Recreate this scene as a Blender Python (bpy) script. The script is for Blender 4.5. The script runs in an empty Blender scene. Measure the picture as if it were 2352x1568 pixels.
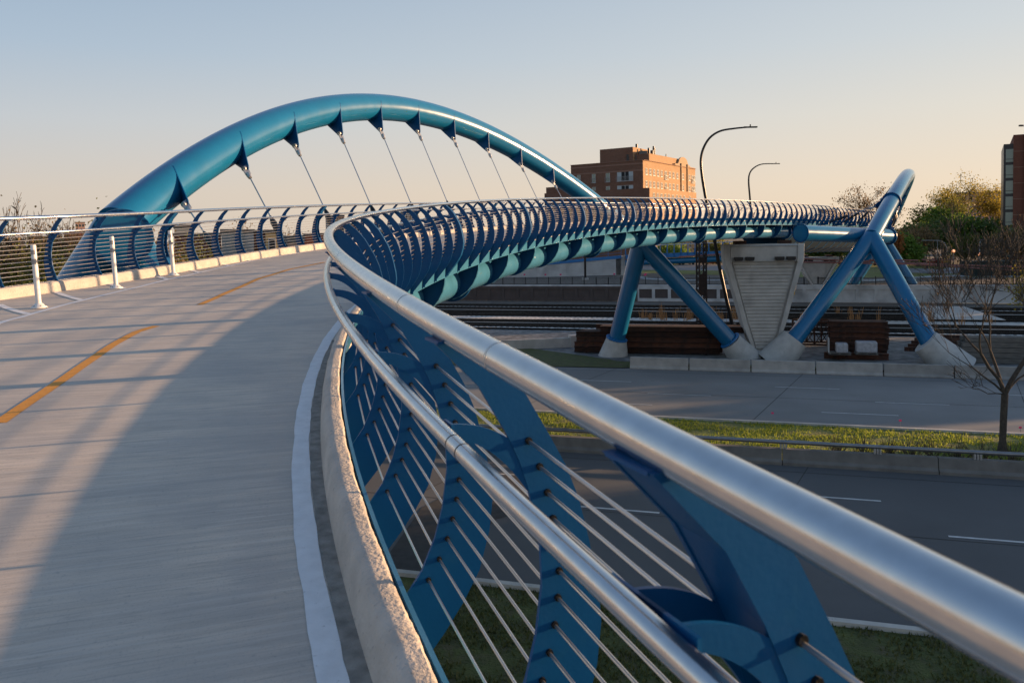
import bpy, math, random
import numpy as np
from mathutils import Vector, Matrix
random.seed(7); rng = np.random.default_rng(7)
sc = bpy.context.scene; col = sc.collection
PI = math.pi; sin, cos, R = math.sin, math.cos, math.radians
# ------------------------------------------------------------------ camera
F_PX, CX, HV, PH, RO = 1793.7, 1176.0, 546.6, 0.040, -0.0172     # measured on a 2352 px wide print of the photo
cam = bpy.data.cameras.new('camera'); camo = bpy.data.objects.new('camera', cam); col.objects.link(camo)
up = Vector((-RO, PH, 1)).normalized(); fw = Vector((0, 1, -PH)); rt = fw.cross(up).normalized(); fw = up.cross(rt)
camo.matrix_world = Matrix(((rt.x, up.x, -fw.x, 0), (rt.y, up.y, -fw.y, 0), (rt.z, up.z, -fw.z, 0), (0, 0, 0, 1)))
cam.sensor_width = 36; cam.lens = F_PX / 2352 * 36; cam.shift_y = -(784 - (HV + F_PX * PH)) / 2352
cam.clip_start = .05; cam.clip_end = 4000
cam.dof.use_dof = True; cam.dof.focus_distance = 14; cam.dof.aperture_fstop = 7
sc.camera = camo
# ------------------------------------------------------------------ world and sun
EXPO = .95; SKYG = 1 / .15 / 2 ** EXPO       # the ramps hold the sky as photographed; this undoes exposure and strength
SUN_AZ, SUN_EL = R(74.5), R(7.7)          # azimuth clockwise from +Y
w = bpy.data.worlds.new('World'); sc.world = w; w.use_nodes = True
nt = w.node_tree; bg = nt.nodes['Background']
sky = nt.nodes.new('ShaderNodeTexSky'); sky.sky_type = 'NISHITA'; sky.sun_disc = False
sky.sun_elevation = SUN_EL; sky.sun_rotation = SUN_AZ; sky.air_density = 1.0; sky.dust_density = 1.6; sky.ozone_density = 1.5; sky.altitude = 100
def nn(t, **k):
    n = nt.nodes.new(t)
    for a, b in k.items(): setattr(n, a, b)
    return n
def srgb(c): return tuple((x / 255 / 12.92 if x <= 10 else ((x / 255 + .055) / 1.055) ** 2.4) for x in c)
geo = nn('ShaderNodeTexCoord'); sep = nn('ShaderNodeSeparateXYZ'); nt.links.new(geo.outputs['Generated'], sep.inputs[0])
def ramp(stops):
    r = nn('ShaderNodeValToRGB'); e = r.color_ramp.elements
    while len(e) < len(stops): e.new(.5)
    for el, (p, c) in zip(e, stops): el.position = p; el.color = (*srgb(c), 1)
    nt.links.new(sep.outputs['Z'], r.inputs[0]); return r
rA = ramp([(0, (214, 199, 184)), (.06, (214, 202, 190)), (.14, (198, 202, 206)), (.22, (174, 191, 208)), (.34, (148, 172, 198)), (.6, (116, 145, 182)), (1, (92, 120, 158))])      # away from the sun
rB = ramp([(0, (244, 219, 188)), (.06, (240, 221, 198)), (.14, (228, 221, 209)), (.22, (211, 215, 216)), (.34, (190, 202, 214)), (.6, (140, 165, 195)), (1, (92, 120, 158))])      # towards it
dt = nn('ShaderNodeVectorMath', operation='DOT_PRODUCT'); nt.links.new(geo.outputs['Generated'], dt.inputs[0]); dt.inputs[1].default_value = (sin(SUN_AZ), cos(SUN_AZ), 0)
mr = nn('ShaderNodeMapRange'); nt.links.new(dt.outputs['Value'], mr.inputs[0]); mr.inputs[1].default_value = -.3; mr.inputs[2].default_value = .85
mx = nn('ShaderNodeMix', data_type='RGBA'); nt.links.new(mr.outputs[0], mx.inputs['Factor']); nt.links.new(rA.outputs[0], mx.inputs['A']); nt.links.new(rB.outputs[0], mx.inputs['B'])
gain = nn('ShaderNodeMix', data_type='RGBA', blend_type='MULTIPLY'); gain.inputs['Factor'].default_value = 1; nt.links.new(mx.outputs['Result'], gain.inputs['A']); gain.inputs['B'].default_value = (SKYG, SKYG, SKYG, 1)
m2 = nn('ShaderNodeMix', data_type='RGBA'); m2.inputs['Factor'].default_value = .04; nt.links.new(gain.outputs['Result'], m2.inputs['A']); nt.links.new(sky.outputs[0], m2.inputs['B'])
nt.links.new(m2.outputs['Result'], bg.inputs[0]); bg.inputs[1].default_value = .15
sl = bpy.data.lights.new('sun', 'SUN'); sl.energy = 5.0; sl.angle = R(.7); sl.color = (1, .62, .33)
so = bpy.data.objects.new('sun', sl); col.objects.link(so)
so.rotation_euler = Vector((-sin(SUN_AZ) * cos(SUN_EL), -cos(SUN_AZ) * cos(SUN_EL), -sin(SUN_EL))).to_track_quat('-Z', 'Y').to_euler()
sc.view_settings.view_transform = 'Standard'; sc.view_settings.look = 'None'; sc.view_settings.exposure = EXPO; sc.view_settings.gamma = 1
sc.render.engine = 'CYCLES'
# ------------------------------------------------------------------ helpers
MINV = None
def ray(u, v):
    a, b = (u - CX) / F_PX, (HV + F_PX * PH - v) / F_PX
    M = Matrix(((1, 0, RO), (-RO * PH * -1, 1, -PH), (-RO, PH, 1)))   # X', Y'', Z'' from X, Y, Z
    return M.inverted() @ Vector((a, 1, b))
def gp(u, v, z):                      # survey: the point of height z on the sight line
    d = ray(u, v); t = z / d.z; return Vector((d.x * t, d.y * t, z))
def at(u, v, Y):
    d = ray(u, v); t = Y / d.y; return Vector((d.x * t, Y, d.z * t))
def tag(o, label=None, cat=None, group=None, kind=None):
    if label: o['label'] = label
    if cat: o['category'] = cat
    if group: o['group'] = group
    if kind: o['kind'] = kind
    return o
def empty(name, loc, rz=0, label=None, cat=None, group=None):
    o = bpy.data.objects.new(name, None); col.objects.link(o); o.location = loc; o.rotation_euler = (0, 0, rz)
    return tag(o, label, cat, group)
def copy_tree(o, parent=None):
    c = o.copy(); col.objects.link(c); c.parent = parent
    for ch in [x for x in o.children]: copy_tree(ch, c)
    return c
class MB:
    def __init__(s): s.v = []; s.f = []; s.uv = None
    def add(s, vs, fs):
        n = len(s.v); s.v += [tuple(x) for x in vs]; s.f += [tuple(i + n for i in f) for f in fs]; return s
    def box(s, x0, y0, z0, x1, y1, z1, M=None):
        vs = [(x, y, z) for z in (z0, z1) for y in (y0, y1) for x in (x0, x1)]
        if M: vs = [M @ Vector(q) for q in vs]
        return s.add(vs, [(0, 2, 3, 1), (4, 5, 7, 6), (0, 1, 5, 4), (2, 6, 7, 3), (0, 4, 6, 2), (1, 3, 7, 5)])
    def bar(s, a, b, wd, ht=None, upv=(0, 0, 1)):      # rectangular bar from a to b
        a, b = Vector(a), Vector(b); d = (b - a).normalized(); ht = ht or wd
        u_ = Vector(upv)
        if abs(d.dot(u_)) > .98: u_ = Vector((1, 0, 0))
        x = d.cross(u_).normalized() * wd / 2; y = x.cross(d).normalized() * ht / 2
        vs = [a - x - y, a + x - y, a + x + y, a - x + y, b - x - y, b + x - y, b + x + y, b - x + y]
        return s.add(vs, [(0, 3, 2, 1), (4, 5, 6, 7), (0, 1, 5, 4), (1, 2, 6, 5), (2, 3, 7, 6), (3, 0, 4, 7)])
    def tube(s, pts, r, seg=12, cap=True, close=False):
        pts = [Vector(p) for p in pts]; n = len(pts); rs = r if hasattr(r, '__len__') else [r] * n
        t0 = (pts[1] - pts[0]).normalized(); u_ = t0.cross(Vector((0, 0, 1)))
        if u_.length < .05: u_ = t0.cross(Vector((1, 0, 0)))
        u_.normalize(); vs = []
        for i, p in enumerate(pts):
            t = (pts[min(i + 1, n - 1)] - pts[max(i - 1, 0)]).normalized()
            u_ = (u_ - t * u_.dot(t)).normalized(); w_ = t.cross(u_)
            for k in range(seg):
                a = 2 * PI * k / seg; vs.append(p + (u_ * cos(a) + w_ * sin(a)) * rs[i])
        fs = [(i * seg + k, i * seg + (k + 1) % seg, (i + 1) * seg + (k + 1) % seg, (i + 1) * seg + k) for i in range(n - 1) for k in range(seg)]
        if cap: fs += [tuple(range(seg))[::-1], tuple((n - 1) * seg + k for k in range(seg))]
        return s.add(vs, fs)
    def prism(s, poly, d, M=None):                 # poly in local xz, extruded along y from -d/2 to d/2
        n = len(poly); vs = [Vector((x, -d / 2, z)) for x, z in poly] + [Vector((x, d / 2, z)) for x, z in poly]
        if M: vs = [M @ q for q in vs]
        return s.add(vs, [tuple(range(n)), tuple(range(n, 2 * n))[::-1]] + [(i, i + n, (i + 1) % n + n, (i + 1) % n) for i in range(n)])
    def strip(s, A, B):                            # ribbon between two polylines
        n = len(A); return s.add(list(A) + list(B), [(i, i + 1, n + i + 1, n + i) for i in range(n - 1)])
    def build(s, name, mat, parent=None, smooth=False, recalc=True, bevel=0):
        me = bpy.data.meshes.new(name); me.from_pydata([tuple(q) for q in s.v], [], s.f)
        if s.uv is not None:
            ul = me.uv_layers.new(name='UVMap'); li = np.empty(len(me.loops), dtype=np.int32); me.loops.foreach_get('vertex_index', li)
            ul.data.foreach_set('uv', np.asarray(s.uv, dtype=np.float32)[li].ravel())
        if recalc:
            import bmesh
            bm = bmesh.new(); bm.from_mesh(me); bmesh.ops.recalc_face_normals(bm, faces=bm.faces); bm.to_mesh(me); bm.free()
        if smooth:
            me.polygons.foreach_set('use_smooth', [True] * len(me.polygons))
            me.set_sharp_from_angle(angle=R(40))
        me.materials.append(mat); o = bpy.data.objects.new(name, me); col.objects.link(o); o.parent = parent
        if bevel:
            b = o.modifiers.new('bevel', 'BEVEL'); b.width = bevel; b.segments = 2; b.limit_method = 'ANGLE'
        return o
def inst(name, mesh_obj, parent, loc, rz, sc_=None):
    o = mesh_obj.copy(); o.name = name; col.objects.link(o); o.parent = parent; o.location = loc; o.rotation_euler = (0, 0, rz)
    if sc_: o.scale = sc_
    return o
# ------------------------------------------------------------------ materials
def mat(name, rgb, rough=.6, metal=0, spec=.5, var=.0, vscale=3., bump=0, bscale=20., coat=0, stretch=None, rgb2=None, coord='Object', detail=6., contrast=(.3, .7), bdist=.02):
    m = bpy.data.materials.new(name); m.use_nodes = True; t = m.node_tree; b = t.nodes['Principled BSDF']
    b.inputs['Base Color'].default_value = (*rgb, 1); b.inputs['Roughness'].default_value = rough; b.inputs['Metallic'].default_value = metal
    b.inputs['Specular IOR Level'].default_value = spec; b.inputs['Coat Weight'].default_value = coat; b.inputs['Coat Roughness'].default_value = .12
    tc = t.nodes.new('ShaderNodeTexCoord'); mp = t.nodes.new('ShaderNodeMapping'); t.links.new(tc.outputs[coord], mp.inputs[0])
    if stretch: mp.inputs['Scale'].default_value = stretch
    if var or rgb2:
        n = t.nodes.new('ShaderNodeTexNoise'); n.inputs['Scale'].default_value = vscale; n.inputs['Detail'].default_value = detail
        t.links.new(mp.outputs[0], n.inputs['Vector'])
        cr = t.nodes.new('ShaderNodeValToRGB'); c2 = rgb2 or tuple(min(1, c * (1 + var)) for c in rgb); c1 = rgb if rgb2 else tuple(c * (1 - var) for c in rgb)
        cr.color_ramp.elements[0].color = (*c1, 1); cr.color_ramp.elements[1].color = (*c2, 1)
        cr.color_ramp.elements[0].position, cr.color_ramp.elements[1].position = contrast
        t.links.new(n.outputs['Fac'], cr.inputs[0]); t.links.new(cr.outputs[0], b.inputs['Base Color'])
    if bump:
        n2 = t.nodes.new('ShaderNodeTexNoise'); n2.inputs['Scale'].default_value = bscale; n2.inputs['Detail'].default_value = 8
        t.links.new(mp.outputs[0], n2.inputs['Vector']); bp = t.nodes.new('ShaderNodeBump'); bp.inputs['Strength'].default_value = bump; bp.inputs['Distance'].default_value = bdist
        t.links.new(n2.outputs['Fac'], bp.inputs['Height']); t.links.new(bp.outputs[0], b.inputs['Normal'])
    return m
def mixnoise(m, scale, rgb, lo, hi, coord='Object', stretch=None, fac=1., detail=8., rough=None):
    """blend a second noise-masked colour over a material (stains, patches)"""
    t = m.node_tree; b = t.nodes['Principled BSDF']; inp = b.inputs['Base Color']
    tc = t.nodes.new('ShaderNodeTexCoord'); mp = t.nodes.new('ShaderNodeMapping'); t.links.new(tc.outputs[coord], mp.inputs[0])
    if stretch: mp.inputs['Scale'].default_value = stretch
    n = t.nodes.new('ShaderNodeTexNoise'); n.inputs['Scale'].default_value = scale; n.inputs['Detail'].default_value = detail
    if rough: n.inputs['Roughness'].default_value = rough
    t.links.new(mp.outputs[0], n.inputs['Vector'])
    r = t.nodes.new('ShaderNodeMapRange'); r.inputs['From Min'].default_value = lo; r.inputs['From Max'].default_value = hi; r.inputs['To Max'].default_value = fac
    t.links.new(n.outputs['Fac'], r.inputs['Value'])
    mx = t.nodes.new('ShaderNodeMix'); mx.data_type = 'RGBA'; t.links.new(r.outputs[0], mx.inputs['Factor'])
    if inp.is_linked: t.links.new(inp.links[0].from_socket, mx.inputs['A'])
    else: mx.inputs['A'].default_value = inp.default_value[:]
    mx.inputs['B'].default_value = (*rgb, 1); t.links.new(mx.outputs['Result'], inp)
    return m
M = {}
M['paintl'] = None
M['paintl'] = mat('light_blue_paint', (.055, .22, .365), .24, spec=.5, coat=.4, var=.06, vscale=2)  # same blue paint, sunlight put into its colour for fascia, girder tubes, rib flanges
M['paint'] = mat('blue_paint', (.007, .135, .29), .22, spec=.5, coat=.35, var=.05, vscale=2, bump=.03, bscale=60)
M['paint2'] = mat('bright_blue_paint', (.02, .17, .42), .4, var=.08)
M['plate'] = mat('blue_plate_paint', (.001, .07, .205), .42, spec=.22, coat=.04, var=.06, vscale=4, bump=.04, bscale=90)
M['steel'] = mat('brushed_steel', (.66, .65, .64), .23, 1, var=.05, vscale=30, stretch=(1, 1, 1), bump=.02, bscale=400)
M['cable'] = mat('steel_cable', (.62, .6, .58), .36, 1)
M['galv'] = mat('galvanised', (.5, .5, .49), .45, .85, var=.15, vscale=8)
M['deck'] = mat('broomed_concrete', (.63, .54, .445), .85, var=.13, vscale=1, coord='UV', stretch=(7, .4, 1), bump=.5, bscale=1, detail=9)
def rough_var(m, lo, hi, sc_, stretch=(1, 1, 1)):
    t = m.node_tree; b = t.nodes['Principled BSDF']; tc = t.nodes.new('ShaderNodeTexCoord'); mp = t.nodes.new('ShaderNodeMapping'); mp.inputs['Scale'].default_value = stretch; n = t.nodes.new('ShaderNodeTexNoise'); n.inputs['Scale'].default_value = sc_; n.inputs['Detail'].default_value = 8; r = t.nodes.new('ShaderNodeMapRange'); r.inputs[1].default_value = .3; r.inputs[2].default_value = .7; r.inputs[3].default_value = lo; r.inputs[4].default_value = hi
    t.links.new(tc.outputs['Object'], mp.inputs[0]); t.links.new(mp.outputs[0], n.inputs['Vector']); t.links.new(n.outputs['Fac'], r.inputs[0]); t.links.new(r.outputs[0], b.inputs['Roughness'])
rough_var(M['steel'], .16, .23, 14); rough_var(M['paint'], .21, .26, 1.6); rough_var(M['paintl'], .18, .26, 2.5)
mixnoise(M['paint'], 1.1, (.012, .1, .19), .5, .75, stretch=(1, 1, .35), fac=.2)
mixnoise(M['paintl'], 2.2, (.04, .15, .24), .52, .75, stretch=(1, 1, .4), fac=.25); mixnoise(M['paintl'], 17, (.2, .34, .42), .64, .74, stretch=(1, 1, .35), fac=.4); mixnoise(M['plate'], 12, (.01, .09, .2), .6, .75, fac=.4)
def deck_nodes(m):
    t = m.node_tree
    for n in t.nodes:
        if n.type == 'TEX_NOISE': n.inputs['Scale'].default_value = 3.2 if n.inputs['Detail'].default_value > 8.5 else 7
        if n.type == 'BUMP': n.inputs['Distance'].default_value = .004
deck_nodes(M['deck'])
mixnoise(M['deck'], 5, (.41, .385, .355), .45, .7, 'UV', stretch=(2.2, .15, 1), fac=.45); mixnoise(M['deck'], 9, (.6, .55, .5), .56, .72, 'UV', stretch=(14, .8, 1), fac=.5); mixnoise(M['deck'], 2.2, (.42, .39, .36), .5, .62, 'UV', stretch=(1, .8, 1), fac=.4, detail=14); mixnoise(M['deck'], 90, (.33, .3, .27), .55, .7, 'UV', fac=.5); mixnoise(M['deck'], 8, (.31, .285, .25), .53, .68, 'UV', stretch=(9, .5, 1), fac=.5, detail=14); mixnoise(M['deck'], 4, (.66, .6, .53), .54, .66, 'UV', stretch=(11, .35, 1), fac=.6, detail=14); mixnoise(M['deck'], .55, (.36, .345, .33), .45, .7, 'UV', fac=.6); mixnoise(M['deck'], 30, (.27, .26, .25), .62, .75, 'UV', fac=.5)
M['curb'] = mat('curb_concrete', (.53, .48, .42), .9, var=.14, vscale=5, bump=1., bscale=45, bdist=.012)
mixnoise(M['curb'], 1.7, (.33, .31, .28), .55, .75, fac=.5); mixnoise(M['curb'], 45, (.25, .24, .22), .63, .72, fac=.7)
M['gutter'] = mat('gutter_dirt', (.25, .235, .21), .95, var=.3, vscale=14, bump=.6, bscale=90, bdist=.006)
M['white'] = mat('white_paint', (.74, .75, .76), .7, var=.07, vscale=12, bump=.3, bscale=80, bdist=.003); mixnoise(M['white'], 55, (.42, .42, .42), .66, .74, fac=.7)
M['orange'] = mat('orange_paint', (.72, .3, .035), .75, var=.1, vscale=10, bump=.3, bscale=80, bdist=.003); mixnoise(M['orange'], 60, (.33, .2, .1), .62, .74, fac=.6)
M['conc'] = mat('weathered_concrete', (.5, .475, .435), .9, var=.15, vscale=1.2, bump=.3, bscale=15); mixnoise(M['conc'], .8, (.22, .21, .2), .55, .75, stretch=(1, 1, .4), fac=.6); mixnoise(M['conc'], 9, (.2, .19, .18), .66, .72, fac=.5)
M['conc2'] = mat('pale_concrete', (.5, .49, .46), .9, var=.12, vscale=2, bump=.25, bscale=12); mixnoise(M['conc2'], 6, (.36, .35, .33), .6, .75, fac=.5)
M['barrier'] = mat('barrier_concrete', (.36, .34, .31), .9, var=.16, vscale=1.5, bump=.2, bscale=20); mixnoise(M['barrier'], 1.6, (.12, .115, .11), .6, .78, stretch=(1, 1, 2.5), fac=.6)
M['wallc'] = mat('retaining_concrete', (.58, .575, .56), .9, var=.2, vscale=.5, bump=.2, bscale=6); mixnoise(M['wallc'], .35, (.2, .195, .185), .5, .75, fac=.8)
M['wallp'] = mat('brown_panel', (.1, .078, .07), .9, var=.12, vscale=1)
M['road2'] = mat('upper_road_concrete', (.235, .228, .22), .9, var=.14, vscale=.25, bump=.15, bscale=10, coord='UV'); mixnoise(M['road2'], .12, (.18, .176, .172), .45, .7, 'UV', stretch=(.12, 1, 1), fac=.8); mixnoise(M['road2'], 2, (.15, .147, .145), .6, .8, 'UV', fac=.5)
M['road'] = mat('road_concrete', (.105, .107, .11), .9, var=.12, vscale=.25, bump=.15, bscale=10, coord='UV'); mixnoise(M['road'], .12, (.105, .103, .103), .45, .7, 'UV', stretch=(.12, 1, 1), fac=.8); mixnoise(M['road'], 3, (.09, .088, .086), .6, .8, 'UV', fac=.4)  # lower road: concrete darkened, the shade over it put into the colour
M['patch'] = mat('asphalt_patch', (.05, .048, .047), .95, var=.2, vscale=4)
M['joint'] = mat('joint_dark', (.06, .057, .053), .95)
M['parapet'] = mat('parapet_concrete', (.17, .16, .145), .9, var=.2, vscale=2, bump=.3, bscale=20)
M['lane'] = mat('lane_paint', (.55, .55, .54), .8, var=.2, vscale=3)
M['grass'] = mat('grass', (.13, .12, .05), .9, rgb2=(.2, .24, .04), vscale=.6, bump=.9, bscale=9, bdist=.12, detail=12); mixnoise(M['grass'], 1.3, (.12, .11, .05), .55, .75, fac=.6)
M['grass2'] = mat('grass_dry', (.06, .07, .022), .95, rgb2=(.1, .12, .03), vscale=2.5, bump=.9, bscale=14, bdist=.1, detail=12); mixnoise(M['grass2'], 2.3, (.11, .09, .05), .5, .7, fac=.8)
M['dirt'] = mat('dirt', (.13, .11, .09), .95, var=.25, vscale=.8, bump=.6, bscale=5, bdist=.1, detail=12); mixnoise(M['dirt'], 4, (.2, .18, .15), .55, .7, fac=.6)
M['ballast'] = mat('ballast', (.2, .19, .175), .95, rgb2=(.8, .76, .7), vscale=3, bump=.5, bscale=6, bdist=.15, detail=14, contrast=(.35, .65))
M['ballastd'] = mat('oily_ballast', (.028, .026, .024), .9, rgb2=(.09, .083, .077), vscale=5, bump=1., bscale=6, bdist=.12, detail=14)
M['rail'] = mat('rail_steel', (.02, .018, .017), .4, .6)
M['guard'] = mat('dull_guard_steel', (.26, .26, .26), .4, .8, var=.15, vscale=5)
M['railtop'] = mat('rail_top', (.35, .34, .33), .3, 1)
M['sleeper'] = mat('sleeper', (.05, .043, .038), .95, var=.3, vscale=3)
M['rust'] = mat('rust', (.07, .026, .014), .85, rgb2=(.022, .012, .009), vscale=2.2, bump=.3, bscale=14); mixnoise(M['rust'], 6, (.13, .045, .018), .6, .75, fac=.6)
def objvar(m, lo, hi):
    t = m.node_tree; b = t.nodes['Principled BSDF']; inp = b.inputs['Base Color']; oi = t.nodes.new('ShaderNodeObjectInfo'); r = t.nodes.new('ShaderNodeMapRange'); r.inputs[3].default_value = lo; r.inputs[4].default_value = hi; t.links.new(oi.outputs['Random'], r.inputs[0])
    hs = t.nodes.new('ShaderNodeHueSaturation'); t.links.new(r.outputs[0], hs.inputs['Value']); t.links.new(inp.links[0].from_socket, hs.inputs['Color']); t.links.new(hs.outputs[0], inp)
objvar(M['rust'], .6, 2.2); objvar(M['barrier'], .8, 1.2)
M['mast'] = mat('mast_iron', (.05, .03, .022), .8, rgb2=(.02, .015, .013), vscale=2); mixnoise(M['mast'], 2, (.2, .08, .02), .6, .7, fac=.6)
M['black'] = mat('black_metal', (.012, .012, .013), .35, .3)
M['fence'] = mat('fence_black', (.01, .01, .011), .5)
M['pole'] = mat('pole_grey', (.33, .34, .34), .5, .3)
M['bark'] = mat('bark', (.05, .04, .033), .95, rgb2=(.1, .08, .062), vscale=9, bump=.6, bscale=30, bdist=.03)
M['twig'] = mat('twig', (.1, .07, .048), .9, var=.3, vscale=2)
M['white_plastic'] = mat('white_plastic', (.74, .74, .72), .45, var=.04)
M['band'] = mat('reflective_band', (.3, .3, .31), .25, .3)
M['glass'] = mat('window_glass', (.022, .025, .03), .4, spec=.12)
M['curtain'] = mat('curtain', (.42, .48, .5), .8, var=.15, vscale=2, stretch=(8, 8, .3))
M['greenglass'] = mat('green_glass', (.16, .23, .2), .15, spec=.8)
M['frame'] = mat('window_frame', (.55, .55, .53), .6)
M['bwhite'] = mat('pale_wall', (.42, .41, .39), .9, var=.08); M['bgrey'] = mat('grey_cladding', (.24, .255, .25), .85, var=.06, vscale=.2)
M['byellow'] = mat('ochre_wall', (.5, .33, .14), .9, var=.1, vscale=.5); M['bpink'] = mat('pink_wall', (.42, .26, .2), .9, var=.12, vscale=.3)
M['dark'] = mat('dark_panel', (.02, .021, .024), .4); M['roof'] = mat('roof_grey', (.12, .115, .11), .9, var=.2)
M['roadfar'] = mat('asphalt_far', (.2, .2, .2), .9, var=.1); M['path'] = mat('path_concrete', (.4, .4, .39), .9, var=.08)
M['copper'] = mat('wire_red', (.3, .12, .1), .6); M['pink'] = mat('pink_flag', (.8, .05, .18), .7)
M['carred'] = mat('car_red', (.3, .02, .02), .3, coat=.5); M['carwhite'] = mat('car_white', (.7, .7, .7), .3, coat=.5); M['carblue'] = mat('car_grey', (.1, .12, .15), .3, coat=.5)
M['tyre'] = mat('tyre', (.02, .02, .02), .9); M['yellow'] = mat('yellow_sign', (.7, .42, .02), .6); M['greensign'] = mat('green_sign', (.02, .2, .09), .6)
M['wood'] = mat('grey_timber', (.16, .145, .125), .95, var=.3, vscale=1.5, stretch=(1, 6, 6), bump=.4, bscale=8)
M['wrap'] = mat('plastic_wrap', (.4, .4, .42), .35, var=.2, vscale=6, bump=.6, bscale=10, bdist=.05)
M['panelwall'] = mat('ramp_panel', (.62, .625, .61), .85, var=.14, vscale=.5); mixnoise(M['panelwall'], .4, (.3, .3, .29), .5, .75, fac=.6)
def brick(name, c1, c2, mortar, sx=1.):
    m = mat(name, c1, .92); t = m.node_tree; b = t.nodes['Principled BSDF']; tc = t.nodes.new('ShaderNodeTexCoord')
    br = t.nodes.new('ShaderNodeTexBrick'); br.inputs['Color1'].default_value = (*c1, 1); br.inputs['Color2'].default_value = (*c2, 1); br.inputs['Mortar'].default_value = (*mortar, 1)
    br.inputs['Scale'].default_value = 1; br.inputs['Brick Width'].default_value = .5 * sx; br.inputs['Row Height'].default_value = .16 * sx; br.inputs['Mortar Size'].default_value = .02
    t.links.new(tc.outputs['UV'], br.inputs['Vector']); t.links.new(br.outputs[0], b.inputs['Base Color'])
    mixnoise(m, .35, tuple(c * .7 for c in c1), .45, .7, 'UV', fac=.5); return m
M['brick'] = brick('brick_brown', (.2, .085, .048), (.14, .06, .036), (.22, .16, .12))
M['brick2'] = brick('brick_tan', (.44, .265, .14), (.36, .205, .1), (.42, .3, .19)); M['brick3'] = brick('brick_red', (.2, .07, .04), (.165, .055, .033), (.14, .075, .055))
M['stoneband'] = mat('stone_band', (.26, .15, .105), .9, var=.1)
def leafmat(name, c1, c2, tr=.45):
    m = bpy.data.materials.new(name); m.use_nodes = True; t = m.node_tree; b = t.nodes['Principled BSDF']; out = t.nodes['Material Output']
    g = t.nodes.new('ShaderNodeNewGeometry'); cr = t.nodes.new('ShaderNodeValToRGB'); cr.color_ramp.elements[0].color = (*c1, 1); cr.color_ramp.elements[1].color = (*c2, 1)
    t.links.new(g.outputs['Random Per Island'], cr.inputs[0]); t.links.new(cr.outputs[0], b.inputs['Base Color']); b.inputs['Roughness'].default_value = .6
    tl = t.nodes.new('ShaderNodeBsdfTranslucent'); t.links.new(cr.outputs[0], tl.inputs[0]); mx = t.nodes.new('ShaderNodeMixShader'); mx.inputs[0].default_value = tr
    t.links.new(b.outputs[0], mx.inputs[1]); t.links.new(tl.outputs[0], mx.inputs[2]); t.links.new(mx.outputs[0], out.inputs[0]); return m
M['leafg'] = leafmat('leaf_green', (.08, .17, .02), (.2, .28, .04), .5); M['leafd'] = leafmat('leaf_dark', (.07, .12, .025), (.14, .19, .045), .5); M['leafy'] = leafmat('leaf_gold', (.26, .23, .03), (.42, .32, .05), .55)
M['leafb'] = leafmat('leaf_bud', (.17, .11, .05), (.28, .19, .08), .45); M['leafs'] = leafmat('leaf_silver', (.09, .12, .09), (.15, .18, .13), .3); M['leafm'] = leafmat('leaf_olive', (.1, .12, .025), (.2, .19, .04), .5); M['leafo'] = leafmat('leaf_orange', (.3, .11, .03), (.4, .16, .04))
M['blade2'] = leafmat('grass_blade_dull', (.07, .085, .022), (.15, .15, .05), .4); M['blade'] = leafmat('grass_blade', (.16, .22, .025), (.36, .4, .06), .5); M['straw'] = leafmat('straw', (.35, .17, .07), (.5, .26, .1), .4)  # verge blades dulled for shade, median blades brightened for sun, both in colour
# ------------------------------------------------------------------ the bridge's line
W0 = 5.14
_th = [-.1798, -.3055, -.4312, -.2482, -.0586, .1374, .2453, .3136, .3975, .4713, .542, .6094, .6823, .6991, .6963, .6888, .6993, .6758, .63, .53, .41, .29, .2, .15, .14, .14, .14]
_g = [.1054, .0788, .0522, .0638, .0497, .041, .0283, .0139, -.0006, -.008, -.0131, -.0178, -.0224, -.0268, -.0312, -.0356, -.04]
KN = np.arange(-32, -32 + 6 * len(_th), 6.); GN = np.arange(-32, 130, 10.)
S = np.arange(-32, 122.01, .1)
def hermite(xk, yk, x):
    m = np.gradient(yk, xk); i = np.clip(np.searchsorted(xk, x) - 1, 0, len(xk) - 2); h = xk[i + 1] - xk[i]; t = (x - xk[i]) / h
    return (2*t**3-3*t**2+1)*yk[i]+(t**3-2*t**2+t)*h*m[i]+(-2*t**3+3*t**2)*yk[i+1]+(t**3-t**2)*h*m[i+1]
TH = hermite(KN, np.array(_th), S); GG = np.interp(S, GN, _g[:len(GN)])
def integ(f, x0):
    c = np.concatenate([[0], np.cumsum((f[1:] + f[:-1]) / 2 * .1)]); return c - np.interp(0, S, c) + x0
CXs = integ(np.sin(TH), -4.0789); CYs = integ(np.cos(TH), 18.5861); CZs = integ(GG, .811)
RX, RY = CXs + W0 / 2 * np.cos(TH), CYs - W0 / 2 * np.sin(TH)
WS = [-30, -14, -8.75, -7.5, -5.75, -4, -2.25, -.5, 13, 14.75, 130]; WV = [12, 10.3, 8.51, 7.47, 6.69, 6.18, 5.92, 5.87, 5.97, 6.0, 6.0]
def th_(s): return float(np.interp(s, S, TH))
def wl(s): return float(np.interp(s, WS, WV))
def sec(s, o, h):                                  # right side section: o outward, h above the handrail
    t = th_(s); return Vector((float(np.interp(s, S, RX)) + o * cos(t), float(np.interp(s, S, RY)) - o * sin(t), float(np.interp(s, S, CZs)) + h))
def secL(s, o, h): return sec(s, -wl(s) - o, h)
LP = np.array([secL(s, 0, 0)[:] for s in S]); LS = np.concatenate([[0], np.cumsum(np.hypot(np.diff(LP[:, 0]), np.diff(LP[:, 1])))])
LS -= LS[np.argmin(np.hypot(LP[:, 0] + 7.572, LP[:, 1] - 17.728))]
def sL(l): return float(np.interp(l, LS, S))       # station of a left-railing arc length
def headL(s):
    a, b = secL(s - .15, 0, 0), secL(s + .15, 0, 0); return math.atan2(b.x - a.x, b.y - a.y)
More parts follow.
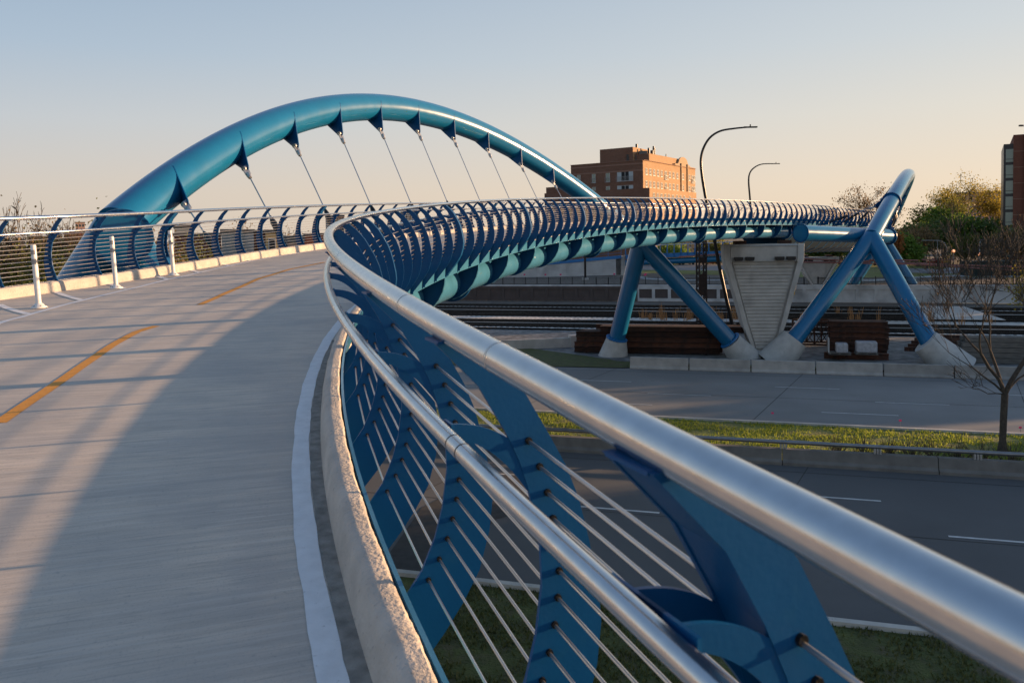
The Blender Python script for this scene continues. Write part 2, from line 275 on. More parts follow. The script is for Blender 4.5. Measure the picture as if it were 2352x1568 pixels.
def LO(s, o, h):                                   # left section, square to the left edge's own direction
    p = secL(s, 0, 0); t = headL(s); return Vector((p.x - o * cos(t), p.y + o * sin(t), p.z + h))
DP = 1.093
def sR(k): return -12.44 + (k + 11) * 1.065 if k <= -10 else k * DP     # a longer bay at the expansion joint
def sweep(prof, fn, ss, closed=True, uvs=None):
    m = MB(); n = len(prof); vs = [fn(s, o, h) for s in ss for o, h in prof]
    fs = [(i * n + j, i * n + (j + 1) % n, (i + 1) * n + (j + 1) % n, (i + 1) * n + j) for i in range(len(ss) - 1) for j in range(n if closed else n - 1)]
    if closed: fs += [tuple(range(n)), tuple((len(ss) - 1) * n + j for j in range(n))[::-1]]
    m.add(vs, fs)
    return m
ar = np.arange
def dense(a, b): return [float(x) for x in np.concatenate([ar(a, min(b, 10), .25), ar(max(a, min(b, 10)), b + .01, .6)])]
# ------------------------------------------------------------------ footbridge
BR = empty('footbridge', (0, 18, -2), 0, 'long curving footbridge with a broomed concrete deck on a blue steel edge girder', 'footbridge')
BR.location = (0, 0, 0)
SE = 112
ss = dense(-26, SE); m = MB(); uv = []; NT = 8
for s in ss:
    a, b = sec(s, -.10, -1.37), LO(s, -.12, -1.37)
    for k in range(NT + 1):
        m.v.append(tuple(a.lerp(b, k / NT))); uv.append((s / 1., (a - b).length * k / NT))
m.f = [(i * (NT + 1) + k, i * (NT + 1) + k + 1, (i + 1) * (NT + 1) + k + 1, (i + 1) * (NT + 1) + k) for i in range(len(ss) - 1) for k in range(NT)]
m.uv = uv; m.build('deck_surface', M['deck'], BR, smooth=True, recalc=False)
m = MB(); A = [(sec(s, 0, -1.40), LO(s, 0, -1.40), LO(s, 0, -1.60), sec(s, 0, -1.60)) for s in ss]
m.add([p for q in A for p in q], [(i * 4 + j, i * 4 + (j + 1) % 4, (i + 1) * 4 + (j + 1) % 4, (i + 1) * 4 + j) for i in range(len(ss) - 1) for j in range(4)])
m.build('deck_slab', M['plate'], BR)
CP = [(-.10, -1.42), (-.092, -1.36), (-.084, -1.31), (-.075, -1.26), (-.066, -1.22), (-.052, -1.19), (-.03, -1.178), (-.01, -1.175), (.01, -1.176), (.028, -1.177), (.042, -1.178), (.054, -1.19), (.056, -1.42)]
def jit(fn, amp=.0025):
    return lambda s, o, h: fn(s, o + (amp * sin(s * 9.1) + amp * sin(s * 23.7 + 1)) * (h > -1.4), h)
JT = [-9.75, -1.2]
for fn, nm in ((sec, 'right'), (LO, 'left')):
    a0 = -26
    for a1 in ([-9.8, SE] if nm == 'right' else [SE]):
        rough = nm == 'right' and a0 < -20; rr = random.Random(3)
        def cf(s, o, h, fn=fn, rough=rough):
            if h < -1.35: return fn(s, o, h)
            k = .0009 if rough else .0006
            return fn(s, o + rr.gauss(0, k) + .0025 * sin(s * 9.1), h + rr.gauss(0, k * .8))
        sweep(CP, cf, [float(x) for x in ar(a0, a1, .035)] if rough else dense(a0, a1)).build('curb', M['curb'], BR, smooth=True); a0 = a1 + .12
sweep([(-.09, -1.42), (-.05, -1.2), (-.03, -1.183), (.045, -1.183), (.05, -1.42)], sec, [-9.8, -9.74, -9.68]).build('expansion_joint', M['joint'], BR)
GP = [(.066, -1.19), (.085, -1.19), (.012, -1.685), (.012, -1.70), (-.25, -1.70), (-.25, -1.685), (-.012, -1.685)]
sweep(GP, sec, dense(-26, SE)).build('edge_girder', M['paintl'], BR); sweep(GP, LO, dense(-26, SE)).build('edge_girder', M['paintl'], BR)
def tubepts(fn, a, b, o, h, st=.6): return [fn(float(s), o, h) for s in ar(a, b + .01, st)]
TO, THh, TR = -.98, -2.20, .45
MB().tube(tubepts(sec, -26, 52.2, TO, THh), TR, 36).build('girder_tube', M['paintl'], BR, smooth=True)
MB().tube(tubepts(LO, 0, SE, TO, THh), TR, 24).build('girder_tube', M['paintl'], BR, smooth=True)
rp = [(-.0, -1.71), (-.01, -1.84), (-.06, -2.03), (-.16, -2.22), (-.32, -2.42), (-.53, -2.57), (-.76, -2.66), (-.98, -2.68), (-.98, -2.4), (-.4, -1.71)]
rmb = MB().prism(rp, .014)
fl = MB(); q = rp[:8]
for i in range(7):
    (x0, z0), (x1, z1) = q[i], q[i + 1]; fl.add([(x0, -.05, z0), (x0, .05, z0), (x1, .05, z1), (x1, -.05, z1), (x0 - .012, -.05, z0), (x0 - .012, .05, z0), (x1 - .012, .05, z1 + .012), (x1 - .012, -.05, z1 + .012)],
        [(0, 1, 2, 3), (7, 6, 5, 4), (0, 3, 7, 4), (1, 5, 6, 2), (0, 4, 5, 1), (3, 2, 6, 7)])
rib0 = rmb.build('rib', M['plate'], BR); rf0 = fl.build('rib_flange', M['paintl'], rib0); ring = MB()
def ringmb(r0, r1, d, bolts=0, br=0):              # flange disc about local y
    g = MB(); n = 40
    g.add([(r * cos(2*PI*k/n), y, r * sin(2*PI*k/n)) for y, r in ((-d/2, r0), (-d/2, r1), (d/2, r1), (d/2, r0)) for k in range(n)], [(j*n+k, j*n+(k+1) % n, ((j+1) % 4)*n+(k+1) % n, ((j+1) % 4)*n+k) for j in range(4) for k in range(n)])
    for k in range(bolts):
        a = 2 * PI * k / bolts; x, z = (r0 + r1) / 2 * cos(a), (r0 + r1) / 2 * sin(a); g.tube([(x, -d / 2 - br * 1.4, z), (x, d / 2 + br * 1.4, z)], br, 6)
    return g
sp0 = ringmb(.44, .6, .09, 28, .026).build('splice_flange', M['plate'], BR, smooth=False)
def sect_obj(o, fn, s, left=False, rail=True):
    p = fn(s, 0, 0); t = headL(s) + PI if left else th_(s); o.location = p; o.rotation_euler = (0, 0, -t)
first = True
for k in range(-24, 46, 3):
    s = k * DP; r = rib0 if first else copy_tree(rib0, BR); sect_obj(r, sec, s); first = False
    if (k - 3) % 15 == 0:
        p = sec(s + .1, TO, THh); f = inst('splice_flange', sp0, BR, sec(s + .62, TO, THh), -th_(s))
for k in range(9, 100, 3):
    r = copy_tree(rib0, BR); s = sL(k * DP); sect_obj(r, LO, s, True)
bpy.data.objects.remove(sp0)
# tube end caps / closing collar where the right girder ends over the pier
MB().tube([sec(52.2, TO, THh), sec(52.4, TO, THh)], .58, 32).build('end_plate', M['plate'], BR)
# cross beams under the deck
m = MB()
for k in range(-6, 100, 3):
    s = k * DP; a, b = sec(s, -.35, -1.75), LO(s, -.35, -1.75); m.bar(a, b, .12, .28)
m.build('cross_beams', M['plate'], BR)
hp = [(-1.2, -1.75), (-2.0, -2.5), (-3.0, -3.6), (-4.2, -4.1), (-5.4, -3.6), (-6.2, -2.6), (-6.3, -1.75)]
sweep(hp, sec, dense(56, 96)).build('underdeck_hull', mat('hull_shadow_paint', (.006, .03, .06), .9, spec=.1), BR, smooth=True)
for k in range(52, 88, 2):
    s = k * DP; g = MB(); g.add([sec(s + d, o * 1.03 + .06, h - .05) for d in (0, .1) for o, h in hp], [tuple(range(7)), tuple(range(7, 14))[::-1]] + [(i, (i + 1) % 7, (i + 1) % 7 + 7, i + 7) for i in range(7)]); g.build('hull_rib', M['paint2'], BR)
# markings on the deck
def deck_sheet(fn, s0, s1, o0, o1, wob=0, name='painted_line', mt='white', h=-1.366, step=.12):
    sv = ar(s0, s1 + .001, step); m = MB()
    m.strip([fn(float(s), o0 + wob * (sin(s * 5.3) * .5 + sin(s * 13.1 + 1) * .3 + random.uniform(-.3, .3)), h) for s in sv], [fn(float(s), o1 + wob * (sin(s * 6.1 + 2) * .5 + sin(s * 17.3) * .3 + random.uniform(-.3, .3)), h) for s in sv])
    return m.build(name, M[mt], BR, recalc=False)
deck_sheet(sec, -25, 9, -.275, -.168, .006); deck_sheet(sec, 9.1, 90, -.275, -.168, .0, step=.5)
deck_sheet(sec, -25, -9.8, -.165, -.085, .006, 'gutter_dirt', 'gutter', -1.367)
deck_sheet(LO, -12, 40, -.12, -.155, .006, 'painted_line', 'white', -1.3665)
def deck_at(u, v, h=-1.366):                       # station and width fraction of a surveyed deck point
    s, f = 0., .5
    def pr(s, f):
        p = sec(s, -.1, h).lerp(LO(s, -.12, h), f); X = p.x + RO * p.z; Z = p.z - RO * p.x; Y = p.y - PH * Z; Z2 = Z + PH * p.y
        return CX + F_PX * X / Y, HV + F_PX * PH - F_PX * Z2 / Y
    best = None
    for s_ in ar(-17.5, 20, .5):
        for f_ in ar(0, 1.01, .1):
            e = math.hypot(*(np.array(pr(s_, f_)) - (u, v)))
            if best is None or e < best[0]: best = (e, s_, f_)
    e, s, f = best
    for _ in range(25):
        a = np.array(pr(s, f)); J = np.array([(np.array(pr(s + 1e-3, f)) - a) / 1e-3, (np.array(pr(s, f + 1e-3)) - a) / 1e-3]).T
        d = np.linalg.solve(J, np.array([u, v]) - a); d = np.clip(d, [-1, -.2], [1, .2]); s += d[0]; f += d[1]
    return s, f
def dk(s, f, h): return sec(s, -.1, h).lerp(LO(s, -.12, h), f)
def deck_line(px, wd, name, mt, h=-1.366):
    P = [deck_at(*p) for p in px]; pts = []
    for i in range(len(P) - 1):
        n = max(2, int(abs(P[i + 1][0] - P[i][0]) / .25) + 1)
        for j in range(n): pts.append((P[i][0] + (P[i + 1][0] - P[i][0]) * j / n, P[i][1] + (P[i + 1][1] - P[i][1]) * j / n))
    pts.append(P[-1]); Q = [dk(s, f, h) for s, f in pts]; A, B = [], []
    for i, p in enumerate(Q):
        t = (Q[min(i + 1, len(Q) - 1)] - Q[max(i - 1, 0)]); t.z = 0; t.normalize(); n = Vector((t.y, -t.x, 0)) * wd / 2; A.append(p + n); B.append(p - n)
    m = MB().strip(A, B); m.build(name, M[mt], BR, recalc=False); return P
deck_line([(-60, 770), (21, 735), (190, 690), (390, 641), (576.5, 600), (743, 572)], .1, 'painted_line', 'white')
for a, b, c, d in ((-60, 681, -15, 697), (0, 698.7, 68, 721), (128, 669, 190, 689), (246, 648.5, 287, 663), (351.5, 631, 386, 641), (436, 619.5, 460, 625.5), (513, 606, 531, 611), (573, 598, 582, 600)):
    deck_line([(a, b), (c, d)], .11, 'hatch_stripe', 'white', -1.3655)
deck_line([(0, 970), (105, 898.7), (154.7, 865), (218, 821), (263.6, 789.7), (316, 761.6), (361, 748)], .105, 'centre_dash', 'orange')
deck_line([(461, 699.5), (534, 667), (597.6, 639), (668, 618), (748, 602)], .105, 'centre_dash', 'orange')
for s0 in ar(7, 80, 8.2): deck_sheet(sec, s0, s0 + 3.6, -2.75, -2.85, 0, 'centre_dash', 'orange', step=.4)
# ------------------------------------------------------------------ railings
OUT = [(.06, -.03), (.15, -.105), (.233, -.204), (.304, -.327), (.351, -.414), (.393, -.52), (.425, -.65), (.455, -.80), (.461, -.9), (.446, -1.02), (.40, -1.18), (.33, -1.30), (.25, -1.41), (.15, -1.53), (.06, -1.64), (.01, -1.70)]
INN = [(-.02, -1.695), (.02, -1.6), (.045, -1.45), (.068, -1.27), (.108, -1.219), (.162, -1.143), (.217, -1.02), (.251, -.899), (.272, -.754), (.269, -.647), (.252, -.55), (.234, -.47), (.208, -.388), (.165, -.295), (.09, -.165), (-.04, -.03)]
_at = [(t / 14) for t in range(15)]
ARM = [(.002 + .24 * t, -.262 - .015 * t - .1 * t ** 2.4) for t in _at] + [(.262, -.46), (.268, -.57), (.25, -.50)] + [(.002 + .238 * t, -.302 - .03 * t - .155 * t ** 2.2) for t in _at[::-1]]
HC = [-.332 - .0775 * c for c in range(12)]
def inner_o(h):
    hs = [p[1] for p in INN]; return float(np.interp(h, hs, [p[0] for p in INN]))
def post_mesh(double):
    g = MB()
    def plate(y, th=.014):
        n = len(OUT) + len(INN); poly = OUT + INN; k = len(OUT); L2 = len(INN)
        # quads between the outer and inner edge so the curve shades cleanly
        o_, i_ = OUT, INN[::-1]
        vs = []
        for yy in (y - th / 2, y + th / 2):
            for t in range(16): vs += [(o_[t][0], yy, o_[t][1]), (i_[t][0], yy, i_[t][1])]
        fs = []
        N_ = 32
        for t in range(15):
            a = 2 * t; fs += [(a, a + 1, a + 3, a + 2), (N_ + a, N_ + a + 2, N_ + a + 3, N_ + a + 1), (a, a + 2, a + N_ + 2, a + N_), (a + 1, a + N_ + 1, a + N_ + 3, a + 3)]
        fs += [(0, N_, N_ + 1, 1), (30, 31, N_ + 31, N_ + 30)]; g.add(vs, fs)
    if double:
        plate(-.065); plate(.065)
        for P_, off in ((OUT, -.004), (INN, .004)):
            vs = []
            for x, z in P_: vs += [(x + off, -.058, z), (x + off, .058, z)]
            g.add(vs, [(2 * i, 2 * i + 1, 2 * i + 3, 2 * i + 2) for i in range(len(P_) - 1) if P_ is OUT or not (-1.12 < P_[i][1] < -.42)])
    else: plate(0)
    g.box(-.04, -.06, -.036, .05, .06, -.029); g.nf = len(g.f)
    for c in range(12):
        h = HC[c]; o_ = inner_o(h) + .053
        for y in ((-.065, .065) if double else (0,)): g.tube([(o_, y - .016, h), (o_, y + .016, h)], .0105, 8)
    return g
def arm_mesh(double):
    g = MB()
    for y in ((-.065, .065) if double else (0,)): g.prism(ARM, .010, Matrix.Translation((0, y, 0)))
    if double: g.box(.001, -.12, -.306, .009, .12, -.256)
    g.box(.001, -.035, -.306, .009, .035, -.256)
    return g
def foot_mesh(): g = MB(); g.box(.02, .01, -1.66, .075, .02, -1.25); g.tube([(.06, -.02, -1.35), (.06, .03, -1.35)], .013, 6); g.tube([(.05, -.02, -1.55), (.05, .03, -1.55)], .013, 6); return g
RR = empty('bridge_railing', (0, 0, 0), 0, 'near right-hand railing whose thick steel handrail sweeps out of the lower right corner', 'railing')
RL = empty('bridge_railing', (0, 0, 0), 0, 'far railing on the left of the deck behind the white bollards', 'railing')
def build_post(d):
    g = post_mesh(d); o = g.build('post', M['plate']); o.data.materials.append(M['black'])
    mi = [0] * g.nf + [1] * (len(g.f) - g.nf); o.data.polygons.foreach_set('material_index', mi); return o
pm = build_post(False); pd = build_post(True); am = arm_mesh(False).build('rail_bracket', M['plate']); am2 = arm_mesh(True).build('rail_bracket', M['plate']); fm = foot_mesh().build('bolt_plate', M['plate'])
protos = [pm, pd, am, am2, fm]
for par, rng_, side in ((RR, range(-19, 81), 0), (RL, range(-8, 84), 1)):
    for k in rng_:
        dbl = (k % 7 == 0 and k > -8) or k in (-9, -10, -17) if side == 0 else k % 7 == 0
        s = sL(k * DP) if side else sR(k); t = headL(s) + PI if side else th_(s); p = LO(s, 0, 0) if side else sec(s, 0, 0)
        o = inst('post', pd if dbl else pm, par, p, -t)
        for a_, nm_ in ((am2 if dbl else am, 'rail_bracket'), (fm, 'bolt_plate')):
            if k > 45: continue
            c = a_.copy(); col.objects.link(c); c.parent = o; c.name = nm_
for o in protos: bpy.data.objects.remove(o)
for par, fn, side in ((RR, sec, 0), (RL, LO, 1)):
    sv = [float(x) for x in np.concatenate([ar(-22 if side == 0 else -11, 20, .12 if side == 0 else .25), ar(20, 100, .6)])]
    MB().tube([fn(s, 0, 0) for s in sv], .0362, 32).build('handrail', M['steel'], par, smooth=True)
    MB().tube([fn(s, -.02, -.275) for s in sv], .0235, 20).build('lower_rail', M['steel'], par, smooth=True)
    # weld sleeves
    for k in ([-18.2, -17.33, -15.55, -12.1, -8.9, 3, 5, 12, 20, 28, 36] if side == 0 else [-5.9, -2.2, 4, 10, 16, 22, 30]): MB().tube([fn(k, 0, 0), fn(k + .012, 0, 0)], .0365, 28).build('weld_seam', M['galv'], par, smooth=True)
    for k in ([-17.98, -17.9, -10, 2, 12] if side == 0 else [-4, 2, 9, 16]): MB().tube([fn(k, -.02, -.275), fn(k + .006, -.02, -.275)], .0238, 20).build('rail_joint', M['joint'], par, smooth=True)
    hk = (lambda k: sL(k * DP)) if side else sR
    for c in range(12):
        h = HC[c]; o_ = inner_o(h) + .053; pts = []
        for k in range(-20 if side == 0 else -9, 85): pts.append(fn(hk(k), o_, h))
        MB().tube(pts, .0052, 8).build('cable', M['cable'], par, smooth=False)
# ------------------------------------------------------------------ arches
def footing(par, F, top, r0, r1, ring=True):       # slanted concrete plinth round the leg's foot
    F, top = Vector(F), Vector(top); m = MB(); m.tube([F + (F - top) * .35, F, top], [r1 * 1.08, r1, r0], 32).build('footing', M['conc2'], par, smooth=True)
def orient(o, p, d):
    o.location = p; o.rotation_euler = Vector(d).to_track_quat('Y', 'Z').to_euler()
def arch(name, label, N1, N2, hm, phi, TS, SS, fn, legs, rt=.625, coll=(), stubs=(), outsgn=1):
    E = empty(name, (0, 0, 0), 0, label, 'arch'); N1, N2 = Vector(N1), Vector(N2); c = (N2 - N1).normalized(); out = Vector((-c.y, c.x, 0)).normalized() * outsgn
    D = Vector((0, 0, 1)) * cos(phi) + out * sin(phi)
    P = lambda t: N1.lerp(N2, t) + D * hm * 4 * t * (1 - t)
    MB().tube([P(t) for t in np.linspace(0, 1, 90)], rt, 48).build('arch_tube', M['paint'], E, smooth=True)
    for n, Nn in enumerate((N1, N2)):
        for (a, foot, base) in legs[n]:
            if base: footing(E, foot, base, *a)
            MB().tube([Nn, foot if not base else Vector(base).lerp(Vector(foot), .3)], rt, 40).build('leg', M['paint'], E, smooth=True)
            if base and a[0] < .8:
                d = (Nn - Vector(foot)).normalized(); rg = ringmb(rt, rt + .2, .08, 20, .04).build('base_flange', M['paint2'], E); orient(rg, Vector(base) + d * .06, d)
    for t in coll:
        d = (P(t + .005) - P(t)).normalized(); rg = ringmb(rt - .01, rt + .14, .1, 0, .03).build('collar', M['plate'], E, smooth=False); orient(rg, P(t), d)
    for a, b, r in stubs:
        a, b = Vector(a), Vector(b); MB().tube([a, b], r, 40).build('stub_tube', M['paint'], E, smooth=True)
        for e, d in ((b, b - a), (a, a - b)):
            rg = ringmb(.0, r + .1, .07, 0).build('end_flange', M['paint'], E); orient(rg, e, d)
            rg = ringmb(r + .01, r + .09, .10, 26, .028).build('flange_bolts', M['plate'], E); orient(rg, e, d)
    for t, s, rr in zip(TS, SS, np.interp(np.linspace(0, 1, len(TS)), [0, .2, .6, 1], [1.5, 1.45, 1.35, 1.15])):
        A = P(t); Q = fn(s, .55, -1.45); d = (Q - A).normalized(); tg = (P(t + .01) - P(t)).normalized()
        dd = (d - tg * d.dot(tg)).normalized(); x = tg.cross(dd).normalized(); tip = A + d * rr; tl = (tip - A).dot(dd); off = (tip - A).dot(tg)
        poly = []; r2 = rt + .0
        for k in range(7): a = R(-80 + k * 4); poly.append((sin(a) * (r2 + .004), cos(a) * (r2 + .004)))
        th2 = math.acos(min(.99, (r2 - .13) / tl)); 
        for k in range(7): a = R(-55 + 110 * k / 6); poly.append((sin(a) * .14, tl + cos(a) * .14))
        for k in range(7): a = R(56 + k * 4); poly.append((sin(a) * (r2 + .003), cos(a) * (r2 + .003)))
        vs = [A + x * px + dd * pz + tg * (yy + off * max(0, pz - r2 * .2) / tl) for yy in (-.022, .022) for px, pz in poly]; n = len(poly)
        m = MB().add(vs, [tuple(range(n)), tuple(range(n, 2 * n))[::-1]] + [(i, (i + 1) % n, (i + 1) % n + n, i + n) for i in range(n)])
        cl = m.build('hanger_plate', M['plate'], E)
        MB().tube([tip - tg * .1, tip + tg * .1], .085, 14).tube([tip - tg * .12, tip + tg * .12], .045, 8).build('pin', M['galv'], cl, smooth=True)
        fk = MB()
        for sg in (-1, 1): fk.bar(tip + tg * sg * .055, tip + d * .38 + tg * sg * .045, .04, .14, upv=tg)
        fk.tube([tip + d * .34, tip + d * .44, tip + d * .58], [.085, .085, .06], 12).build('clevis', M['galv'], cl)
        h_ = MB().tube([tip + d * .5, Q], .022, 8).build('hanger_cable', M['cable'], E, smooth=True)
        MB().tube([Q - d * 1.9, Q - d * 1.6, Q - d * .9, Q - d * .85, Q - d * .2], [.04, .1, .1, .065, .065], 12).build('damper', M['black'], h_, smooth=True)
    # outriggers from deck edge
    m = MB()
    for s in SS: m.bar(fn(s, .65, -1.5), fn(s, -.2, -1.6), .05, .22)
    m.build('outrigger', M['plate'], E); return E
TS = [.058 + .0785 * i for i in range(10)]; SS = [1.35 + 3.28 * i for i in range(10)]
arch('steel_arch', 'big blue tube arch leaning out on the left of the footbridge, with ten cables', (-11.0, 21.88, .49), (9.63, 58.38, -.43), 7.68, .54, TS, SS, LO,
     [[((.7, 1.1), (-18, 22.5, -9.2), None), ((.7, 1.1), (-5, 20.5, -9.2), None)],
      [((.78, 1.12), (7.75, 60.1, -9.2), (7.95, 59.8, -7.9)), ((.78, 1.12), (17.2, 58.2, -9.2), (16.2, 58.0, -7.95))]], coll=(.985,), stubs=[((-9.75, 19.6, .18), (-11.6, 23.4, .5), .62), ], outsgn=1)
def secR(s, o, h): return sec(s, o, h)
TS2 = [.14 + .08 * i for i in range(10)]; SS2 = [58 + 3.9 * i for i in range(10)]
arch('steel_arch', 'blue tube arch seen almost edge on at the right, on an inverted V', (28.1, 61, -.4), (50, 105, -.8), 6.9, R(23.6), TS2, SS2, secR,
     [[((.95, 1.25), (19.6, 57.4, -9.2), (20.75, 57.2, -7.75)), ((.95, 1.25), (30.2, 53.6, -9.2), (28.7, 54.1, -7.7))],
      [((.7, .9), (45.3, 103.9, -7.2), None), ((.7, .9), (52.8, 102.6, -7.2), None)]], coll=(.14,), stubs=[((21.4, 57.8, .0), (31.2, 64.6, -.4), .6)], outsgn=-1)
# ------------------------------------------------------------------ ground, in road coordinates (a along the road, b away from the bridge end)
rdir = Vector((.96, -.28, 0)); ndir = Vector((.28, .96, 0)); GZ = -9.2; UZ = -7.05
def rd(a, b, z=GZ): return rdir * a + ndir * b + Vector((0, 0, z))
def ab(p): return p.dot(rdir), p.dot(ndir)
def ground(name, a0, b0, a1, b1, z, mt, uv=True, n=1):
    m = MB(); A = [rd(a0 + (a1 - a0) * i / n, b0, z) for i in range(n + 1)]; B = [rd(a0 + (a1 - a0) * i / n, b1, z) for i in range(n + 1)]
    m.strip(A, B); m.uv = [ab(Vector(v)) for v in m.v]; o = m.build(name, M[mt], recalc=False); tag(o, kind='structure'); return o
ground('ground', -900, -300, 900, 110.6, GZ - .03, 'dirt'); ground('upper_ground', -900, 110.4, 900, 1900, UZ, 'dirt')
ground('lower_road', -160, 19.4, 220, 32.6, GZ, 'road'); ground('upper_road', -160, 39.4, 220, 54.2, GZ, 'road2')
ground('grass_verge', -160, -60, 220, 19.2, GZ + .05, 'grass2'); ground('grass_median', -160, 32.9, 220, 39.2, GZ + .06, 'grass')
ground('ballast_bed', -200, 75.2, 220, 101.5, GZ + .19, 'ballast'); P_ = [gp(u, v, GZ + .013) for u, v in ((899, 1265), (970, 1165), (1029, 1134), (1161, 1089), (1215, 1092), (1229, 1173), (1144, 1190), (1020, 1290), (970, 1312), (916, 1312))]
tag(MB().add(P_, [tuple(range(10))]).build('asphalt_patch', M['patch'], recalc=False), kind='structure')
m = MB(); m.box(-160, -.1, 0, 220, .1, .16, Matrix.Translation(rd(0, 19.3)) @ Matrix.Rotation(math.atan2(-.28, .96), 4, 'Z'));
m.box(-160, -.1, 0, 220, .1, .16, Matrix.Translation(rd(0, 39.3)) @ Matrix.Rotation(math.atan2(-.28, .96), 4, 'Z')); tag(m.build('road_kerbs', M['conc']), kind='structure')
RZ = math.atan2(-.28, .96)
def RM(a, b, z=GZ): return Matrix.Translation(rd(a, b, z)) @ Matrix.Rotation(RZ, 4, 'Z')
# road joints and lane dashes
m = MB()
for a in ar(-60, 90, 12.2):
    for b0, b1 in ((19.5, 32.4), (39.5, 54)): A_, B_ = rd(a + (1.2 if b0 > 30 else 0) - .12 * (b1 - b0), b0, GZ + .005), rd(a + (1.2 if b0 > 30 else 0) + .12 * (b1 - b0), b1, GZ + .005); m.bar(A_, B_, .04, .002)
for b in (25.6, 31.6, 45.85, 52.9): m.box(-80, -.016, .008, 90, .016, .0095, RM(0, b))
tag(m.build('road_joints', M['joint']), kind='structure')
m = MB()
for b, ph in ((28.8, 0), (25.9, 5), (42.55, 3), (45.7, 6), (49.1, 1)):
    for a in ar(-60 + ph, 90, 12.2): m.box(0, -.06, .008, 3.6, .06, .01, RM(a, b))
tag(m.build('lane_markings', M['lane']), kind='structure')
# kerb-side grass and dirt strip before the barriers
ground('grass_strip', -30, 54.3, 9.3 / 1 - 2.5, 57.0, GZ + .03, 'grass2')
def ap(u, v): return ab(gp(u, v, GZ))
P_ = [gp(u, v, GZ) + Vector((0, 0, .05)) for u, v in ((1440, 846), (1441, 836), (1400, 826), (1300, 812), (1190, 797), (1000, 790), (1000, 838), (1300, 843))]
m = MB().add(P_, [tuple(range(8))]); tag(m.build('grass_wedge', M['grass2'], recalc=False), kind='structure')
# ------------------------------------------------------------------ blades of grass near the camera
def grass(name, a0, b0, a1, b1, n, h, mt, z=GZ + .04, label=''):
    a = rng.uniform(a0, a1, n); b = rng.uniform(b0, b1, n); pt_ = np.sin(a * 1.7 + np.sin(b * 2.1) * 1.5) + np.sin(b * 2.9 + a * .6) + np.sin(a * 4.3 - b * 3.1) * .6 + rng.normal(0, .7, n); kp = pt_ > -.55; a, b = a[kp], b[kp]; n = len(a); hh = rng.uniform(.4, 1, n) * h; an = rng.uniform(0, PI, n)
    X = a * rdir.x + b * ndir.x; Y = a * rdir.y + b * ndir.y; lx = rng.normal(0, .35, n) * hh; ly = rng.normal(0, .35, n) * hh; wd = .03
    V = np.stack([np.stack([X - np.cos(an) * wd, Y - np.sin(an) * wd, np.full(n, z)], 1), np.stack([X + np.cos(an) * wd, Y + np.sin(an) * wd, np.full(n, z)], 1), np.stack([X + lx, Y + ly, z + hh], 1)], 1).reshape(-1, 3)
    me = bpy.data.meshes.new(name); me.from_pydata(V.tolist(), [], np.arange(3 * n).reshape(-1, 3).tolist()); me.materials.append(M[mt])
    o = bpy.data.objects.new(name, me); col.objects.link(o); return tag(o, label, 'grass', kind='stuff')
grass('grass', -8, 8, 16, 19.2, 60000, .13, 'blade2', label='short grass on the verge below the railing')
grass('grass', -15, 33, 36, 39.15, 60000, .16, 'blade', label='sunlit grass strip between the two roads')
# ------------------------------------------------------------------ median parapet and guard rail
E = empty('road_parapet', rd(0, 32.5), 0, 'low dark concrete parapet along the median above the lower road', 'parapet')
def local(o, root): o.parent = root; o.matrix_parent_inverse = Matrix.Translation(-root.location)
def part(mb, name, mt, root, **k):
    o = mb.build(name, M[mt], **k); o.parent = root
    for v in o.data.vertices: v.co -= root.location
    return o
pp = [(-.32, 0), (-.32, .12), (-.2, .22), (-.14, .6), (.14, .6), (.14, 0)]
for a in ar(-60, 90, 5.6):
    mb = MB(); M_ = RM(a, 32.75); n = len(pp); mb.add([M_ @ Vector((x, y, z)) for x in (0.01, 5.58) for y, z in pp], [tuple(range(n)), tuple(range(n, 2 * n))[::-1]] + [(i, (i + 1) % n, (i + 1) % n + n, i + n) for i in range(n)])
    part(mb, 'parapet_segment', 'parapet', E)
E = empty('guard_rail', rd(0, 32.8), 0, 'steel tube guard rail on short fluted posts above the median parapet', 'guard rail')
part(MB().tube([rd(a, 32.75, GZ + .86) for a in (-60, 0, 90)], .08, 14), 'rail', 'guard', E, smooth=True)
for a in ar(-57, 88, 3.45):
    mb = MB()
    for y in (-.1, 0, .1): mb.box(y - .035, -.09, .6, y + .035, .09, .8, RM(a, 32.75))
    part(mb, 'post', 'galv', E)
# ------------------------------------------------------------------ concrete barriers by the upper road
bp = [(-.3, 0), (-.3, .08), (-.2, .22), (-.13, .8), (.13, .8), (.2, .22), (.3, .08), (.3, 0)]
ga = ap(1445, 849)[0]; ga2 = ap(2195, 870)[0]; SEGN = (ga2 - ga) / 5
desc = ['leftmost barrier by the grass end', 'second barrier from the left, below the steel beams', 'third barrier, in front of the ribbed concrete pier', 'fourth barrier, below the twin pallets and left plinth', 'fifth barrier, in front of the round right plinth', 'sixth barrier, behind the trunk of the bare tree', 'seventh barrier, cut by the picture edge']
g0 = None
for i in range(8):
    root = empty('road_barrier', rd(ga + i * SEGN, 54.25), RZ, 'grey concrete road barrier, ' + (desc[i] if i < 7 else 'outermost on the right beyond the bare tree'), 'barrier', 'concrete barriers along the upper road')
    if g0 is None:
        n = len(bp); mb = MB().add([(x, y, z) for x in (.03, SEGN - .05) for y, z in bp], [tuple(range(n)), tuple(range(n, 2 * n))[::-1]] + [(k, (k + 1) % n, (k + 1) % n + n, k + n) for k in range(n)])
        g0 = mb.build('barrier_block', M['barrier'], root, bevel=.02); 
        lg = MB(); lg.box(SEGN - .05, -.05, .25, SEGN + .03, .05, .35); l0 = lg.build('coupling', M['rust'], root)
    else:
        for q in (g0, l0): c = q.copy(); col.objects.link(c); c.parent = root
